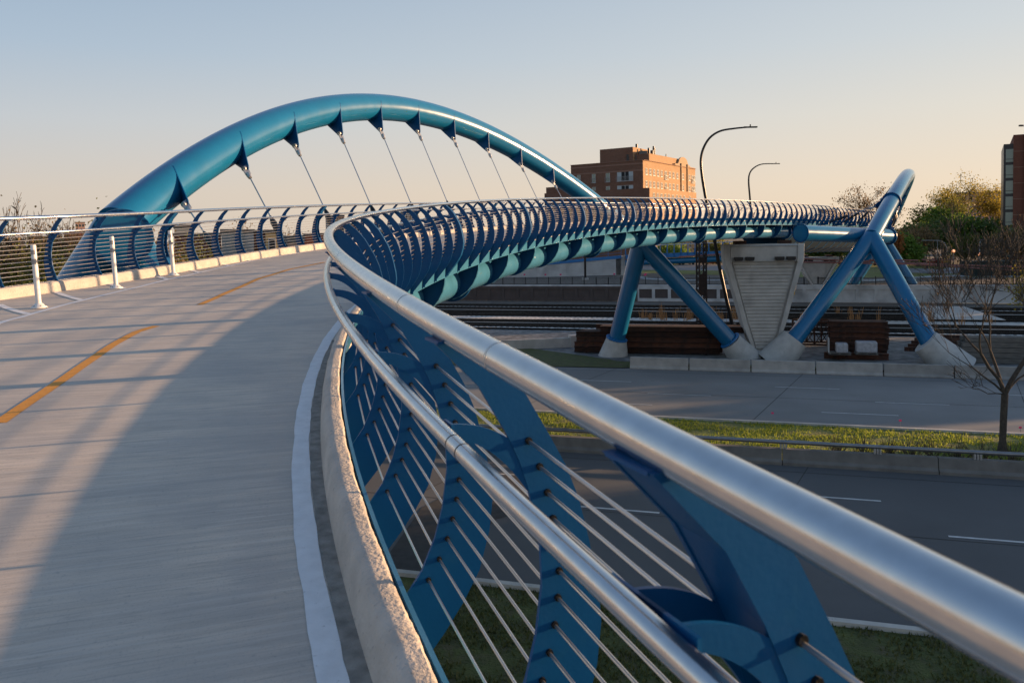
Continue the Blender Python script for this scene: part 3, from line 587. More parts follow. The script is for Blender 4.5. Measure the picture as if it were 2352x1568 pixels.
# ------------------------------------------------------------------ piers
def pier(label, base, sc_, zt, yaw=0.):
    root = empty('bridge_pier', base, yaw, label, 'pier'); H = zt - base[2]
    L = [(-2.85, 1.), (-2.82, .86), (-2.1, .56), (-1.55, .30), (-1.0, .12), (-.78, 0)]
    xs = [(x * sc_, z * H) for x, z in L]; prof = xs[::-1] + [(-x, z) for x, z in xs]
    prof = [(x, z) for x, z in prof]
    MBp = MB()
    n = len(prof); D = 1.5 * sc_
    # body with recessed front: outline ring at front, body behind
    inn = [(-2.35, .845), (-1.75, .56), (-1.2, .30), (-.62, .06)]; ii = [(x * sc_, z * H) for x, z in inn]; ip = ii[::-1] + [(-x, z) for x, z in ii]
    yb, yf, yr = D / 2, -D / 2, -D / 2 + .35
    MBp.prism(prof, D - .35, Matrix.Translation((0, .175, 0)))
    # front rim pieces left and right of the recess
    for sg in (-1, 1):
        o_ = [(sg * abs(x), z) for x, z in xs][:]; poly = [(sg * abs(x), z) for x, z in xs] + [(sg * .6 * sc_, 0), ] + [(sg * abs(x), z) for x, z in ii[::-1]] + [(sg * 2.35 * sc_, H)]
        MBp.prism(poly, .35, Matrix.Translation((0, yf + .175, 0)))
    MBp.box(-2.35 * sc_ + .002, yf + .03, .845 * H, 2.35 * sc_ - .002, yr + .02, H - .002); MBp.box(-.6 * sc_ + .002, yf + .04, 0, .6 * sc_ - .002, yr + .02, .06 * H)
    MBp.build('pier_body', M['conc'], root, bevel=.04)
    rb = MB(); zs = np.linspace(.075 * H, .82 * H, 25)
    for i, z in enumerate(zs):
        hw = float(np.interp(z / H, [.06, .30, .56, .845], [.62, 1.2, 1.75, 2.35])) * sc_ - .06; hw -= .05
        y0 = yr - .10; h2 = (zs[1] - zs[0]) * .86
        rb.prism([(-hw, z), (hw, z), (hw + .03, z + h2), (-hw - .03, z + h2)], .12, Matrix.Translation((0, yr - .05, 0)))
    rb.build('ribbed_infill', M['conc'], root, bevel=.012)
    for x in (-1.85, -1.05, 1.05, 1.85):
        fx = MB(); fx.box(x * sc_ - .33, yf - .32, .862 * H, x * sc_ + .33, yf - .02, .862 * H + .22); fx.box(x * sc_ - .27, yf - .36, .862 * H - .06, x * sc_ + .27, yf - .1, .862 * H + .03)
        fx.build('floodlight', M['black'], root, bevel=.03)
    cd = MB().tube([(-2.35 * sc_, yf - .03, .84 * H), (-2.35 * sc_, yf - .03, .985 * H), (2.35 * sc_, yf - .03, .985 * H), (2.35 * sc_, yf - .03, .84 * H)], .035, 8); cd.build('conduit', M['galv'], root)
    MB().box(-2.0 * sc_, -.5, H, -1.2 * sc_, .5, H + .25).box(1.2 * sc_, -.5, H, 2.0 * sc_, .5, H + .25).build('bearing', M['rust'], root)
    return root
p1 = at(1751, 560, 58.6); pier('tall concrete pier flaring upward with a ribbed triangular recess, in front of the barriers', (p1.x, 58.6, GZ), 1.02, p1.z, R(-6))
pier('distant concrete pier seen behind the crossed blue legs', (40.6, 104, UZ), .95, -3.2, R(-8))
# ------------------------------------------------------------------ railway
tr0 = None
lab = ['railway track nearest the road', 'railway track second from the road', 'railway track just behind the dry grass tufts', 'railway track in the middle of the yard', 'railway track second from the retaining wall', 'railway track nearest the retaining wall']
for i, b in enumerate((77.0, 80.7, 87.2, 90.6, 95.0, 99.4)):
    root = empty('railway_track', rd(-60, b, GZ + .05), RZ, lab[i], 'railway track', 'parallel railway tracks')
    if tr0 is None:
        parts = []
        for y in (-.75, .75):
            parts.append(MB().box(0, y - .06, .16, 230, y + .06, .2).box(0, y - .02, .2, 230, y + .02, .30).box(0, y - .035, .30, 230, y + .035, .335).build('rail', M['rail'], root))
        sb = MB()
        for x in ar(0, 230, .62): sb.box(x, -1.3, .02, x + .24, 1.3, .155)
        parts.append(sb.build('sleepers', M['sleeper'], root)); parts.append(MB().box(0, -.95, 0, 230, .95, .163).build('track_bed', M['ballastd'], root)); tr0 = parts
    else:
        for q in tr0: c = q.copy(); col.objects.link(c); c.parent = root
# third rails / cover boards
for b, l in ((78.95, 'thin cover board between the two nearest tracks'), (92.8, 'thin cover board between the middle tracks')):
    o = MB().box(-60, -.06, .2, 170, .06, .32, RM(0, b)).build('cover_board', M['pole']); tag(o, l, 'cable duct')
a0, a1 = ap(2060, 720)[0], ap(2215, 720)[0]
o = MB().box(a0 + 1, 86, .40, a1 + 1, 100.8, .44, RM(0, 0)).box(a0 - 3, 82.5, .1, a1 + 2, 85.9, .2, RM(0, 0)).build('crossing_slab', M['conc']); tag(o, 'pale worn concrete crossing slabs laid over the tracks', 'crossing')
# dry grass tufts in the ballast
def tuft(p, h, n, label):
    m = MB()
    for _ in range(n):
        x, y = random.gauss(0, .16), random.gauss(0, .12); hh = h * random.uniform(.5, 1); dx, dy = random.gauss(0, .12) * hh, random.gauss(0, .12) * hh; wd = .016
        m.add([(p.x + x - wd, p.y + y, p.z), (p.x + x + wd, p.y + y, p.z), (p.x + x + dx + wd * .8, p.y + y + dy, p.z + hh), (p.x + x + dx - wd * .8, p.y + y + dy, p.z + hh)], [(0, 1, 2, 3)])
    tag(m.build('dry_grass_tuft', M['straw'], recalc=False), label, 'grass', 'dry grass tufts beside the tracks')
for i in range(34):
    a = random.uniform(-12, 27); b = random.choice([84.6, 85.3, 83.6, 92.6]); tuft(rd(a, b + random.uniform(-.5, .5)), random.uniform(.9, 2.1), random.randint(6, 26), 'tuft of tall orange dry grass growing in the ballast')
# ------------------------------------------------------------------ retaining wall
E = empty('retaining_wall', rd(0, 110.4), 0, 'long low concrete retaining wall with recessed panels behind the tracks', 'wall')
aw = ap(1470, 692)[0] - 1
for i, a in enumerate(ar(-60, 130, 2.2)):
    brown = a < aw; mt = 'wallp' if brown else 'wallc'; M_ = RM(a, 110.4)
    mb = MB(); mb.box(0, 0, 0, 2.19, .3, 2.1, M_)
    if a < aw + 40:
        mb.box(0, -.14, 0, 2.19, -.001, .42, M_); mb.box(0, -.14, 1.72, 2.19, -.001, 2.1, M_); mb.box(0, -.14, .42, .2, -.001, 1.72, M_); mb.box(1.99, -.14, .42, 2.19, -.001, 1.72, M_)
    part(mb, 'wall_panel', mt, E)
    if not brown and a < aw + 16:
        part(MB().box(.22, -.02, .44, 1.97, -.002, 1.70, M_), 'brown_infill', 'wallp', E)
part(MB().box(-60, -.16, 2.1, 130, .42, 2.3, RM(0, 110.4)), 'coping', 'wallc', E)
# black picket fence on the wall
E = empty('picket_fence', rd(0, 110.7, UZ), 0, 'black metal picket fence running along the top of the retaining wall', 'fence')
zb = UZ + .15; mb = MB()
for a in ar(-48, 62, .16): mb.box(-.016, -.016, 0, .016, .016, .95, RM(a, 110.75, zb))
for z in (.08, .92): mb.box(-48, -.02, z, 62, .02, z + .05, RM(0, 110.75, zb))
part(mb, 'pickets', 'fence', E)
for a in ar(-46, 62.1, 1.75): part(MB().box(-.05, -.05, 0, .05, .05, 1.12, RM(a, 110.75, zb)), 'post', 'fence', E)
E_fence = E
# ------------------------------------------------------------------ bollards
BB = [((92, 706.5), 'closest white flexible bollard on the left hatching, with two grey bands'), ((269, 662), 'middle one of the three white flexible bollards, with two grey bands'), ((400.8, 632.5), 'farthest of the three white flexible bollards, with two grey bands')]
b0 = None
for (uvp, l) in BB:
    s, f = deck_at(*uvp); p = dk(s, f, -1.37); root = empty('bollard', p, R(random.uniform(0, 90)), l, 'bollard', 'white bollards along the hatched strip')
    root.rotation_euler = (0, R(-3), 0)
    if b0 is None:
        pr = lambda L, n, mt: MB().tube([(0, 0, z) for z, r in L], [r for z, r in L], 24).build(n, M[mt], root, smooth=True)
        b0 = [pr([(0, .115), (.012, .115), (.05, .075), (.075, .05)], 'base', 'white_plastic'), pr([(.07, .041), (.5, .040), (.97, .038), (.98, .03)], 'tube', 'white_plastic'),
              pr([(.83, .0425), (.90, .0425)], 'reflector_band', 'band'), pr([(.68, .0425), (.76, .0425)], 'reflector_band', 'band')]
        mb = MB()
        for k in range(6): a = k * PI / 3 + .3; mb.tube([(.088 * cos(a), .088 * sin(a), .028), (.09 * cos(a), .09 * sin(a), .042)], .009, 8)
        b0.append(mb.build('bolts', M['black'], root))
    else:
        for q in b0: c = q.copy(); col.objects.link(c); c.parent = root
# ------------------------------------------------------------------ street lamps, mast
def lamp(label, Y, pts, ub, vb, zb, r0):
    base = at(ub, vb, Y); base.z = zb; root = empty('street_lamp', base, 0, label, 'street lamp')
    P = [at(u, v, Y) for u, v in pts]; P[0].z = zb
    # smooth the path
    Q = []
    for i in range(len(P) - 1):
        p0, p1, p2, p3 = P[max(i - 1, 0)], P[i], P[i + 1], P[min(i + 2, len(P) - 1)]
        for k in range(8):
            t = k / 8; Q.append(.5 * ((2 * p1) + (p2 - p0) * t + (2 * p0 - 5 * p1 + 4 * p2 - p3) * t * t + (-p0 + 3 * p1 - 3 * p2 + p3) * t ** 3))
    Q.append(P[-1]); n = len(Q)
    part(MB().tube(Q, [r0 * (1 - .62 * i / n) for i in range(n)], 12), 'pole', 'black', root, smooth=True)
    e = Q[-1]; part(MB().box(-.55, -.16, -.07, .75, .16, .05, Matrix.Translation(e)).tube([e + Vector((.1, 0, .05)), e + Vector((.1, 0, .26))], .06, 8), 'lamp_head', 'black', root)
    part(MB().tube([base + Vector((0, 0, -.1)), base + Vector((0, 0, .5))], r0 * 1.7, 12), 'base', 'black', root)
lamp('tall dark curved street lamp, the larger one, passing behind the footbridge', 76, [(1685, 756), (1668, 680), (1651, 600), (1638, 530), (1622, 455), (1613, 400), (1611, 366), (1617, 340), (1632, 316), (1656, 301), (1690, 295), (1722, 292)], 1685, 756, GZ, .19)
lamp('smaller dark curved street lamp standing farther back against the sky', 134, [(1741, 628), (1731, 540), (1723.5, 455), (1720.5, 415), (1724, 396), (1735, 384), (1752, 377), (1782, 376)], 1741, 628, UZ, .19)
for (u, ub) in ((2163, 'grey street lamp with a long horizontal arm, left of the yellow sign'), (2262, 'grey street lamp with a short hooked arm near the right edge')):
    long_ = u < 2200; Y = 142; b = at(2175 if long_ else 2250, 626, Y); b.z = UZ; root = empty('street_lamp', b, 0, ub, 'street lamp', 'grey lamps by the far street')
    P = [b] + [at(x, y, Y) for x, y in (((2175.5, 570), (2171, 558), (2158, 552.5), (2124, 552)) if long_ else ((2251, 560), (2253.5, 553), (2259, 551)))]
    part(MB().tube(P, [.15, .1, .08, .07, .06][:len(P)], 8), 'pole', 'pole', root, smooth=True); part(MB().box(-.5, -.15, -.06, .3, .15, .06, Matrix.Translation(P[-1])), 'lamp_head', 'pole', root)
tag(MB().box(-.5, -.02, -.6, .5, .02, .6, Matrix.Translation(at(2175.5, 595.5, 141))).build('warning_sign', M['yellow']), 'yellow square warning sign on the far lamp pole', 'sign')
tag(MB().box(-.6, -.02, -.13, .6, .02, .13, Matrix.Translation(at(2183, 583, 141))).build('street_sign', M['greensign']), 'green street name sign high on the far lamp pole', 'sign')
o = MB().tube([at(2154, 600, 143), at(2154, 553, 143)], .06, 6).build('signal_pole', M['pole']); tag(o, 'thin grey signal pole beside the long-armed lamp', 'pole')
glow = bpy.data.materials.new('lamp_glow'); glow.use_nodes = True; g_ = glow.node_tree.nodes['Principled BSDF']; g_.inputs['Emission Color'].default_value = (1, .36, .1, 1); g_.inputs['Emission Strength'].default_value = .75
M['glow'] = glow
for (u, v), l in (((2191, 576.5), 'round orange street globe light right of the yellow sign'), ((2250, 584), 'round orange street globe light on the right-hand lamp pole')):
    c = at(u, v, 140); root = empty('globe_light', Vector((c.x, 140, UZ)), 0, l, 'globe light', 'orange globe lights')
    mb = MB(); pts = [c + Vector((0, 0, .27 * sin(R(a)))) for a in range(-85, 86, 17)]; part(mb.tube(pts, [.27 * cos(R(a)) for a in range(-85, 86, 17)], 12), 'globe', 'glow', root, smooth=True)
    part(MB().tube([Vector((c.x, 140, UZ)), c - Vector((0, 0, .3))], .07, 6), 'pole', 'pole', root)
# lattice mast
mb_ = at(1613, 745, 80); root = empty('lattice_mast', Vector((mb_.x, 80, GZ)), R(8), 'rusty riveted lattice steel mast standing beside the leaning lamp pole', 'mast')
H = 8.6; hw = .38; mb = MB()
for x in (-hw, hw):
    for y in (-hw, hw): mb.box(x - .06, y - .06, 0, x + .06, y + .06, H)
for z in ar(0, H - .4, .62):
    for y in (-hw, hw): mb.bar((-hw, y, z), (hw, y, z + .62), .07, .03); mb.bar((hw, y, z), (-hw, y, z + .62), .07, .03)
    for x in (-hw, hw): mb.bar((x, -hw, z), (x, hw, z + .62), .07, .03); mb.bar((x, hw, z), (x, -hw, z + .62), .07, .03)
mb.box(-hw, -hw - .02, 3.0, hw, -hw + .02, 5.2).box(-hw, -hw - .02, 6.3, hw, -hw + .02, 6.9); mb.build('lattice_frame', M['mast'], root)
MB().box(-.7, -.7, -.1, .7, .7, .25).build('base', M['conc'], root); MB().tube([(.55, 0, 0), (.55, 0, H)], .05, 8).build('conduit', M['galv'], root)
# overhead wires (pinkish messenger tubes)
for i, (u0, v0, u1, v1) in enumerate(((1842, 594, 2000, 601), (1842, 601.5, 2352, 612), (1998, 597, 2110, 598), (1990, 599, 2352, 615), (2118, 596.5, 2190, 597), (2085, 606.5, 2352, 622), (1560, 590, 1668, 583))):
    Y = 92 + i * 1.3; A, B = at(u0, v0, Y), at(u1, v1, Y - .2 * (u1 - u0) / 1793 * Y)
    tag(MB().tube([A, B], .085, 8).build('overhead_wire', M['copper']), ['upper red overhead line left of the crossed legs', 'long red overhead line spanning to the right edge, upper', 'short red overhead line behind the right leg', 'long red overhead line spanning to the right edge, middle', 'short topmost red overhead line below the yellow sign', 'lowest red overhead line at the right edge', 'short red overhead line left of the ribbed pier'][i], 'overhead wire', 'red overhead lines')
# ------------------------------------------------------------------ stacks of material by the tracks
def ibeam(L, h=.37, w=.36): return MB().box(.9, -w/2, -.055, 1.05, w/2, .001).box(L - 1.1, -w/2, -.055, L - .95, w/2, .001).box(0, -w/2, 0, L, w/2, .05).box(0, -.03, .05, L, .03, h - .05).box(0, -w/2, h - .05, L, w/2, h)
sA = gp(1318, 812, GZ); sB = gp(1655, 818, GZ); Lb = (sB - sA).length; yaw = math.atan2(sB.y - sA.y, sB.x - sA.x); bm0 = ibeam(Lb)
bm_o = None
for row in range(5):
    for c in range(4):
        x = [0, .1, .35, .5, 1.9][row] + random.uniform(-.35, .35)
        p = sA + Vector((cos(yaw), sin(yaw), 0)) * x + Vector((-sin(yaw), cos(yaw), 0)) * (.6 + c * .42 + random.uniform(-.05, .12)) + Vector((0, 0, .08 + row * .425))
        if bm_o is None: bm_o = bm0.build('steel_beam', M['rust']); o = bm_o
        else: o = bm_o.copy(); col.objects.link(o)
        o.location = p; o.rotation_euler = (0, 0, yaw + random.uniform(-.004, .004)); tag(o, 'long rusty steel beam in the stack behind the left V leg', 'steel beam', 'rusty beams stacked behind the left V legs')
sC = gp(1912, 826, GZ); sD = gp(2052, 830, GZ); yaw = math.atan2(sD.y - sC.y, sD.x - sC.x); L2 = (sD - sC).length; bm_p = None
for row in range(6):
    for c in range(4):
        p = sC + Vector((cos(yaw), sin(yaw), 0)) * random.uniform(-.1, .1) + Vector((-sin(yaw), cos(yaw), 0)) * (2.2 + c * .4 + random.uniform(-.04, .1)) + Vector((0, 0, .08 + row * .425))
        if bm_p is None: bm_p = ibeam(L2).build('steel_beam', M['rust']); o = bm_p
        else: o = bm_p.copy(); col.objects.link(o)
        o.location = p; o.rotation_euler = (0, 0, yaw); tag(o, 'short rusty steel beam in the tall stack behind the two wrapped pallets', 'steel beam', 'rusty beams stacked between the right legs')
for i, (u, l) in enumerate(((1945, 'open crate of grey wrapped parts on the steel beam left of the other pallet'), (2008, 'silver plastic-wrapped box on a pallet, in front of the rusty stack'))):
    p = gp(u, 833, GZ) + Vector((0, 1.2, .45)); root = empty('pallet_load', p, yaw, l, 'pallet')
    mb = MB(); mb.box(-.75, -.5, 0, .75, .5, .04).box(-.75, -.5, .1, .75, .5, .14)
    for x in (-.65, 0, .65): mb.box(x - .06, -.5, .04, x + .06, .5, .1)
    mb.build('pallet', M['wood'], root); MB().box(-.7 + .45 * (i == 0), -.45, .14, .7 - .15 * (i == 0), .45, .8 + .12 * i).build('load', M['wrap'], root, bevel=.08)
    if i == 0: MB().box(-.75, -.5, .14, -.7, .5, 1.15).build('crate_side', M['frame'], root)
o = ibeam(L2 + .3, .45).build('steel_beam', M['rust']); o.location = sC + Vector((-.3, .7, .02)); o.rotation_euler = (0, 0, yaw); tag(o, 'lowest rusty beam carrying the wrapped pallets', 'steel beam')
for i in range(9):
    a_ = ap(2062, 800)[0] + (0, 9)[i % 2] + .3 * i; o = MB().box(0, -.035, 0, 15, .035, .03).box(0, -.012, .03, 15, .012, .13).box(0, -.03, .13, 15, .03, .16).build('spare_rail', M['rust']); o.location = rd(a_, 64.5 + i * .95, GZ + .18); o.rotation_euler = (0, 0, RZ + random.uniform(-.01, .01)); o.scale = (1, 2, 2); tag(o, 'long rusty spare rail lying on sleepers beyond the right-hand plinth', 'rail', 'rusty spare rails on the ground')
# rusty truss frame left of stack
tA = gp(1862, 808, GZ) + Vector((0, 2.2, 0)); mb = MB(); yv = Vector((cos(yaw), sin(yaw), 0)); zv = Vector((0, 0, 1))
for dd in (0, 1.6):
    o_ = tA + Vector((0, dd, 0))
    for z in (.3, 2.1): mb.bar(o_ + zv * z, o_ + yv * 4.4 + zv * z, .14, .14)
    for k in range(4): mb.bar(o_ + yv * k * 1.1 + zv * .3, o_ + yv * (k + 1) * 1.1 + zv * 2.1, .1, .06); mb.bar(o_ + yv * (k + 1) * 1.1 + zv * .3, o_ + yv * k * 1.1 + zv * 2.1, .1, .06)
    for k in range(5): mb.bar(o_ + yv * k * 1.1 + zv * .3, o_ + yv * k * 1.1 + zv * 2.1, .1, .1)
tag(mb.build('truss_frame', M['rust']), 'rusty steel truss frame lying beside the left concrete plinth', 'truss')
for r_ in range(5):
    for c in range(2):
        p = gp(2205, 836, GZ) + Vector((.2 * r_, .8 + c * .5, .02 + r_ * .36)); o = MB().box(0, -.2, 0, 7, .2, .33).build('timber_baulk', M['wood']); o.location = p; o.rotation_euler = (0, 0, RZ + .02); tag(o, 'grey weathered timber baulk, %s layer, %s row, behind the bare tree' % (['bottom', 'second', 'third', 'fourth', 'top'][r_], ['front', 'back'][c]), 'timber', 'grey timber baulks behind the bare tree')
# concrete sill left of the beams + silt netting
p = gp(1100, 806, GZ); q = gp(1311, 797, GZ); L3 = (q - p).length
o = MB().box(0, -.15, 0, L3, .15, .8).box(L3 - .05, -.4, 0, L3 + .6, .5, 1.0).build('concrete_sill', M['conc']); o.location = p + Vector((0, 0, 0)); o.rotation_euler = (0, 0, math.atan2(q.y - p.y, q.x - p.x)); tag(o, 'long low concrete sill ending beside the rusty beams', 'low wall')
ground('gravel_apron', -60, 54.6, 110, 76, GZ - .01, 'ballast').data.materials[0] = mat('grey_gravel', (.09, .09, .09), .95, rgb2=(.27, .265, .255), vscale=1.8, bump=.8, bscale=6, bdist=.1, detail=14)
# marker post
tag(MB().tube([at(1738, 688 + 13, 104), at(1738, 688, 104)], .25, 8).build('marker_post', M['yellow']), 'short yellow marker post just left of the ribbed pier', 'post')
tag(MB().tube([at(1823, 668 + 8, 104), at(1823, 664, 104)], .22, 8).build('marker_post', M['yellow']), 'short yellow marker post just right of the ribbed pier', 'post')
# ------------------------------------------------------------------ far side: ramp wall, lower footbridge, street, park
wl_ = [(u, vt, vb) for u, vt, vb in ((1100, 622, 641), (1200, 611, 637), (1303, 600, 634.5), (1428, 593.5, 631))]
E = empty('ramp_wall', gp(1200, 637, UZ), 0, 'pale ribbed panel wall carrying the far access ramp with its blue edge', 'wall')
P0 = [at(u, vb, 140) for u, vt, vb in wl_]; P1 = [at(u, vt, 140) for u, vt, vb in wl_]
for i in range(3):
    for j in range(3):
        a0_, a1_ = P0[i].lerp(P0[i + 1], j / 3), P0[i].lerp(P0[i + 1], (j + 1) / 3 - .003); t0, t1 = P1[i].lerp(P1[i + 1], j / 3), P1[i].lerp(P1[i + 1], (j + 1) / 3 - .003); mb = MB(); n = 9
        for k in range(n):
            def L(a, t, f, y=0): p = a.lerp(t, f); p.y += y; return p
            f0, f1, f2 = k / n, (k + .76) / n, (k + 1) / n
            for (fa, fb, y) in ((f0, f1, 0), (f1, f2, .3)):
                vs = [L(a0_, t0, fa, y), L(a1_, t1, fa, y), L(a1_, t1, fb, y), L(a0_, t0, fb, y)]; mb.add(vs + [v + Vector((0, .5, 0)) for v in vs], [(0, 1, 2, 3), (7, 6, 5, 4), (0, 4, 5, 1), (1, 5, 6, 2), (2, 6, 7, 3), (3, 7, 4, 0)])
        part(mb, 'wall_panel', 'panelwall', E)
mb = MB(); mb.bar(P1[0] + zv * .28, P1[-1] + zv * .28, .25, .55); part(mb, 'blue_edge', 'paint2', E)
mb = MB()
for k in range(12): p = P1[0].lerp(P1[-1], k / 11) + zv * .5; mb.bar(p, p + zv * 1.1, .06)
for z in (1.0, 1.6): mb.bar(P1[0] + zv * z, P1[-1] + zv * z, .05)
part(mb, 'railing', 'paint2', E)
mb = MB(); c = at(1428, 596, 140.3); mb.box(-1, 0, 0, .6, 3, c.z + .6 - UZ, Matrix.Translation((c.x, 140, UZ))); part(mb, 'end_pillar', 'conc', E)
# lamp post stub in front of ramp wall
p = at(1345.5, 639, 128); root = empty('lamp_post', Vector((p.x, 128, UZ)), 0, 'black post on a pale footing in front of the ramp wall', 'post')
part(MB().box(-.5, -.5, 0, .5, .5, .35, Matrix.Translation(root.location)), 'footing', 'conc2', root); part(MB().tube([root.location.copy(), root.location + zv * 6.5], .19, 8), 'shaft', 'black', root)
# lower footbridge
E = empty('lower_footbridge', at(1480, 600, 140), 0, 'far blue access footbridge with curved railing posts seen beneath the girder', 'footbridge')
D0, D1 = at(1436, 590, 139), at(1735, 574, 139); D0.z = D1.z - .6
part(MB().bar(D0, D1, 2.6, .1), 'deck', 'conc2', E); part(MB().bar(D0 + Vector((0, -1.4, -.25)), D1 + Vector((0, -1.4, -.25)), .1, .75), 'edge_girder', 'paint2', E)
part(MB().tube([D0 + Vector((0, -.6, -1.3)), D1 + Vector((0, -.6, -1.3))], .55, 16), 'girder_tube', 'paint', E, smooth=True)
for k in range(20):
    p = D0.lerp(D1, k / 19) + Vector((0, -1.45, 0)); g = MB(); q = [(0, -.5), (-.22, .2), (-.26, .8), (-.12, 1.3), (.05, 1.6)]
    for j in range(4): g.bar(p + Vector((q[j][0] * .4, q[j][0], q[j][1])), p + Vector((q[j + 1][0] * .4, q[j + 1][0], q[j + 1][1])), .1, .22)
    part(g, 'post', 'paint2', E)
part(MB().tube([D0 + Vector((0, -1.4, 1.6)), D1 + Vector((0, -1.4, 1.6))], .05, 8), 'handrail', 'galv', E); part(MB().tube([D0 + Vector((0, 1.4, 1.6)), D1 + Vector((0, 1.4, 1.6))], .05, 8), 'handrail', 'galv', E)
# ground on the far side
def sheet(name, px, z, mt, dz):
    P = [gp(u, v, UZ) for u, v in px]; m = MB().add([p + zv * dz for p in P], [tuple(range(len(P)))]); m.uv = [(p.x, p.y) for p in P]; tag(m.build(name, M[mt], recalc=False), kind='structure')
sheet('lawn', [(1430, 626), (1660, 632), (2352, 650), (2600, 655), (2600, 612), (1900, 600), (1400, 600)], UZ, 'grass', .02)
sheet('garden_bed', [(1430, 645), (1560, 640), (1800, 644), (2352, 655), (2352, 640), (2160, 634), (2050, 638), (1900, 640), (1700, 636), (1430, 628)], UZ, 'dirt', .03)
sheet('park_path', [(1425, 632), (1480, 642), (1560, 645), (1700, 645), (1700, 643), (1560, 642.5), (1490, 638), (1436, 629)], UZ, 'path', .045)
sheet('park_path', [(1880, 646.5), (2010, 646), (2150, 637), (2200, 635), (2352, 637), (2352, 634), (2210, 631), (2150, 633), (2000, 643), (1880, 644)], UZ, 'path', .045)
sheet('far_street', [(2040, 626), (2352, 632), (2600, 637), (2600, 627), (2352, 622), (2180, 618), (2060, 616)], UZ, 'roadfar', .05)
sheet('far_street', [(2165, 620), (2210, 621), (2222, 607), (2210, 605)], UZ, 'path', .055)
sheet('parking_lot', [(1430, 620), (1700, 622), (1700, 600), (1430, 598)], UZ, 'roadfar', .04)
E = None
# small parked cars
car0 = {}
def car(u, v, Y, mt, lab, yaw=0):
    p = at(u, v, Y); root = empty('parked_car', Vector((p.x, Y, UZ)), yaw, lab, 'car', 'cars parked beyond the park')
    MB().prism([(-2.1, .3), (2.1, .3), (2.15, .75), (1.5, .92), (.9, 1.42), (-.9, 1.45), (-1.6, .95), (-2.15, .85)], 1.7).build('body', M[mt], root, bevel=.06)
    MB().prism([(1.35, .95), (.85, 1.36), (-.85, 1.39), (-1.45, .98)], 1.72).build('window', M['glass'], root)
    for x in (-1.35, 1.3):
        for y in (-.8, .8): MB().tube([(x, y - .1, .33), (x, y + .1, .33)], .33, 14).build('wheel', M['tyre'], root)
for a in ((2066, 610, 165, 'carwhite', 'pale parked car left of the far lamps', .1), (2100, 610, 168, 'carblue', 'dark parked car between pale and red ones', .0), (2158, 606, 160, 'carred', 'red parked vehicle under the long-armed lamp', .2),
          (1578, 612, 185, 'carwhite', 'white parked car seen under the girder left of the lattice mast', .3), (1632, 612, 185, 'carred', 'red parked car seen just right of the lattice mast', .3), (1650, 612, 190, 'carwhite', 'white parked car seen left of the ribbed pier', .3)): car(*a)
for u in (1287, 1480, 1482, 1530, 1560, 1204, 1410, 1252): 
    p = gp(u, random.uniform(640, 644), UZ); root = empty('marker_flag', p, 0, 'tiny pink marker flag on a wire beyond the retaining wall', 'flag', 'pink marker flags')
    MB().box(-.01, -.01, 0, .01, .01, .9).build('wire', M['pole'], root); MB().box(0, -.01, .7, .3, .01, .95).build('flag', M['pink'], root)
for u, v, l in ((2069, 984, 'small pink flag lying at the road edge of the median'), (2345, 1001, 'small pink flag beside the bare tree'), (1776, 966, 'small pink flag at the left end of the visible median')):
    p = gp(u, v, GZ); root = empty('marker_flag', p, 0, l, 'flag'); MB().box(-.008, -.008, 0, .008, .008, .4).build('wire', M['pole'], root); MB().box(-.07, -.01, .34, .05, .01, .42).build('flag', M['pink'], root)
# ------------------------------------------------------------------ buildings
def wall_box(name, mt, root, o, ux, L, D, z0, z1):   # axis-aligned to ux; uv in metres
    uy = Vector((-ux.y, ux.x, 0)); c = [o, o + ux * L, o + ux * L + uy * D, o + uy * D]; m = MB(); uv = []
    for i in range(4):
        a, b = c[i], c[(i + 1) % 4]; l = (b - a).length; n = len(m.v); m.v += [(a.x, a.y, z0), (b.x, b.y, z0), (b.x, b.y, z1), (a.x, a.y, z1)]; m.f.append((n, n + 1, n + 2, n + 3)); uv += [(0, z0), (l, z0), (l, z1), (0, z1)]
    n = len(m.v); m.v += [(p.x, p.y, z1) for p in c]; uv += [(0, 0)] * 4; m.f.append((n, n + 1, n + 2, n + 3)); m.uv = uv
    for v in range(len(m.v)): x, y, z = m.v[v]; m.v[v] = (x - root.location.x, y - root.location.y, z - root.location.z)
    return m.build(name, M[mt], root, recalc=False)
def window(root, p, ux, w, h, kind='sash', nrm=None):
    """window whose lower left corner is p on a wall running along ux; nrm points out"""
    nrm = nrm or Vector((ux.y, -ux.x, 0)); Mx = Matrix((( ux.x, nrm.x, 0, p.x - root.location.x), (ux.y, nrm.y, 0, p.y - root.location.y), (0, 0, 1, p.z - root.location.z), (0, 0, 0, 1)))
    f = MB(); t = .06
    f.box(0, .0, 0, w, .06, t, Mx).box(0, .0, h - t, w, .06, h, Mx).box(0, .0, t, t, .06, h - t, Mx).box(w - t, .0, t, w, .06, h - t, Mx)
    if kind == 'sash': f.box(w / 2 - .03, 0, t, w / 2 + .03, .05, h - t, Mx).box(t, 0, h / 2 - .03, w / 2 - .03, .05, h / 2 + .03, Mx).box(w / 2 + .03, 0, h / 2 - .03, w - t, .05, h / 2 + .03, Mx)
    if kind == 'wide': f.box(w / 2 - .05, 0, t, w / 2 + .05, .05, h - t, Mx)
    f.box(-.1, -.01, -.12, w + .1, .1, -.002, Mx)
    fr = f.build('window', M['frame'], root); MB().box(t, -.02, t, w - t, .02, h - t, Mx).build('pane', M['glass'], fr)
    if kind == 'wide': MB().box(t, .021, t, w * .27, .03, h - t, Mx).box(w * .73, .021, t, w - t, .03, h - t, Mx).build('curtain', M['curtain'], fr)
    if kind == 'door': MB().box(t, .021, t, w - t, .03, h - t, Mx).build('curtain', M['greenglass'], fr)
    return Mx, fr
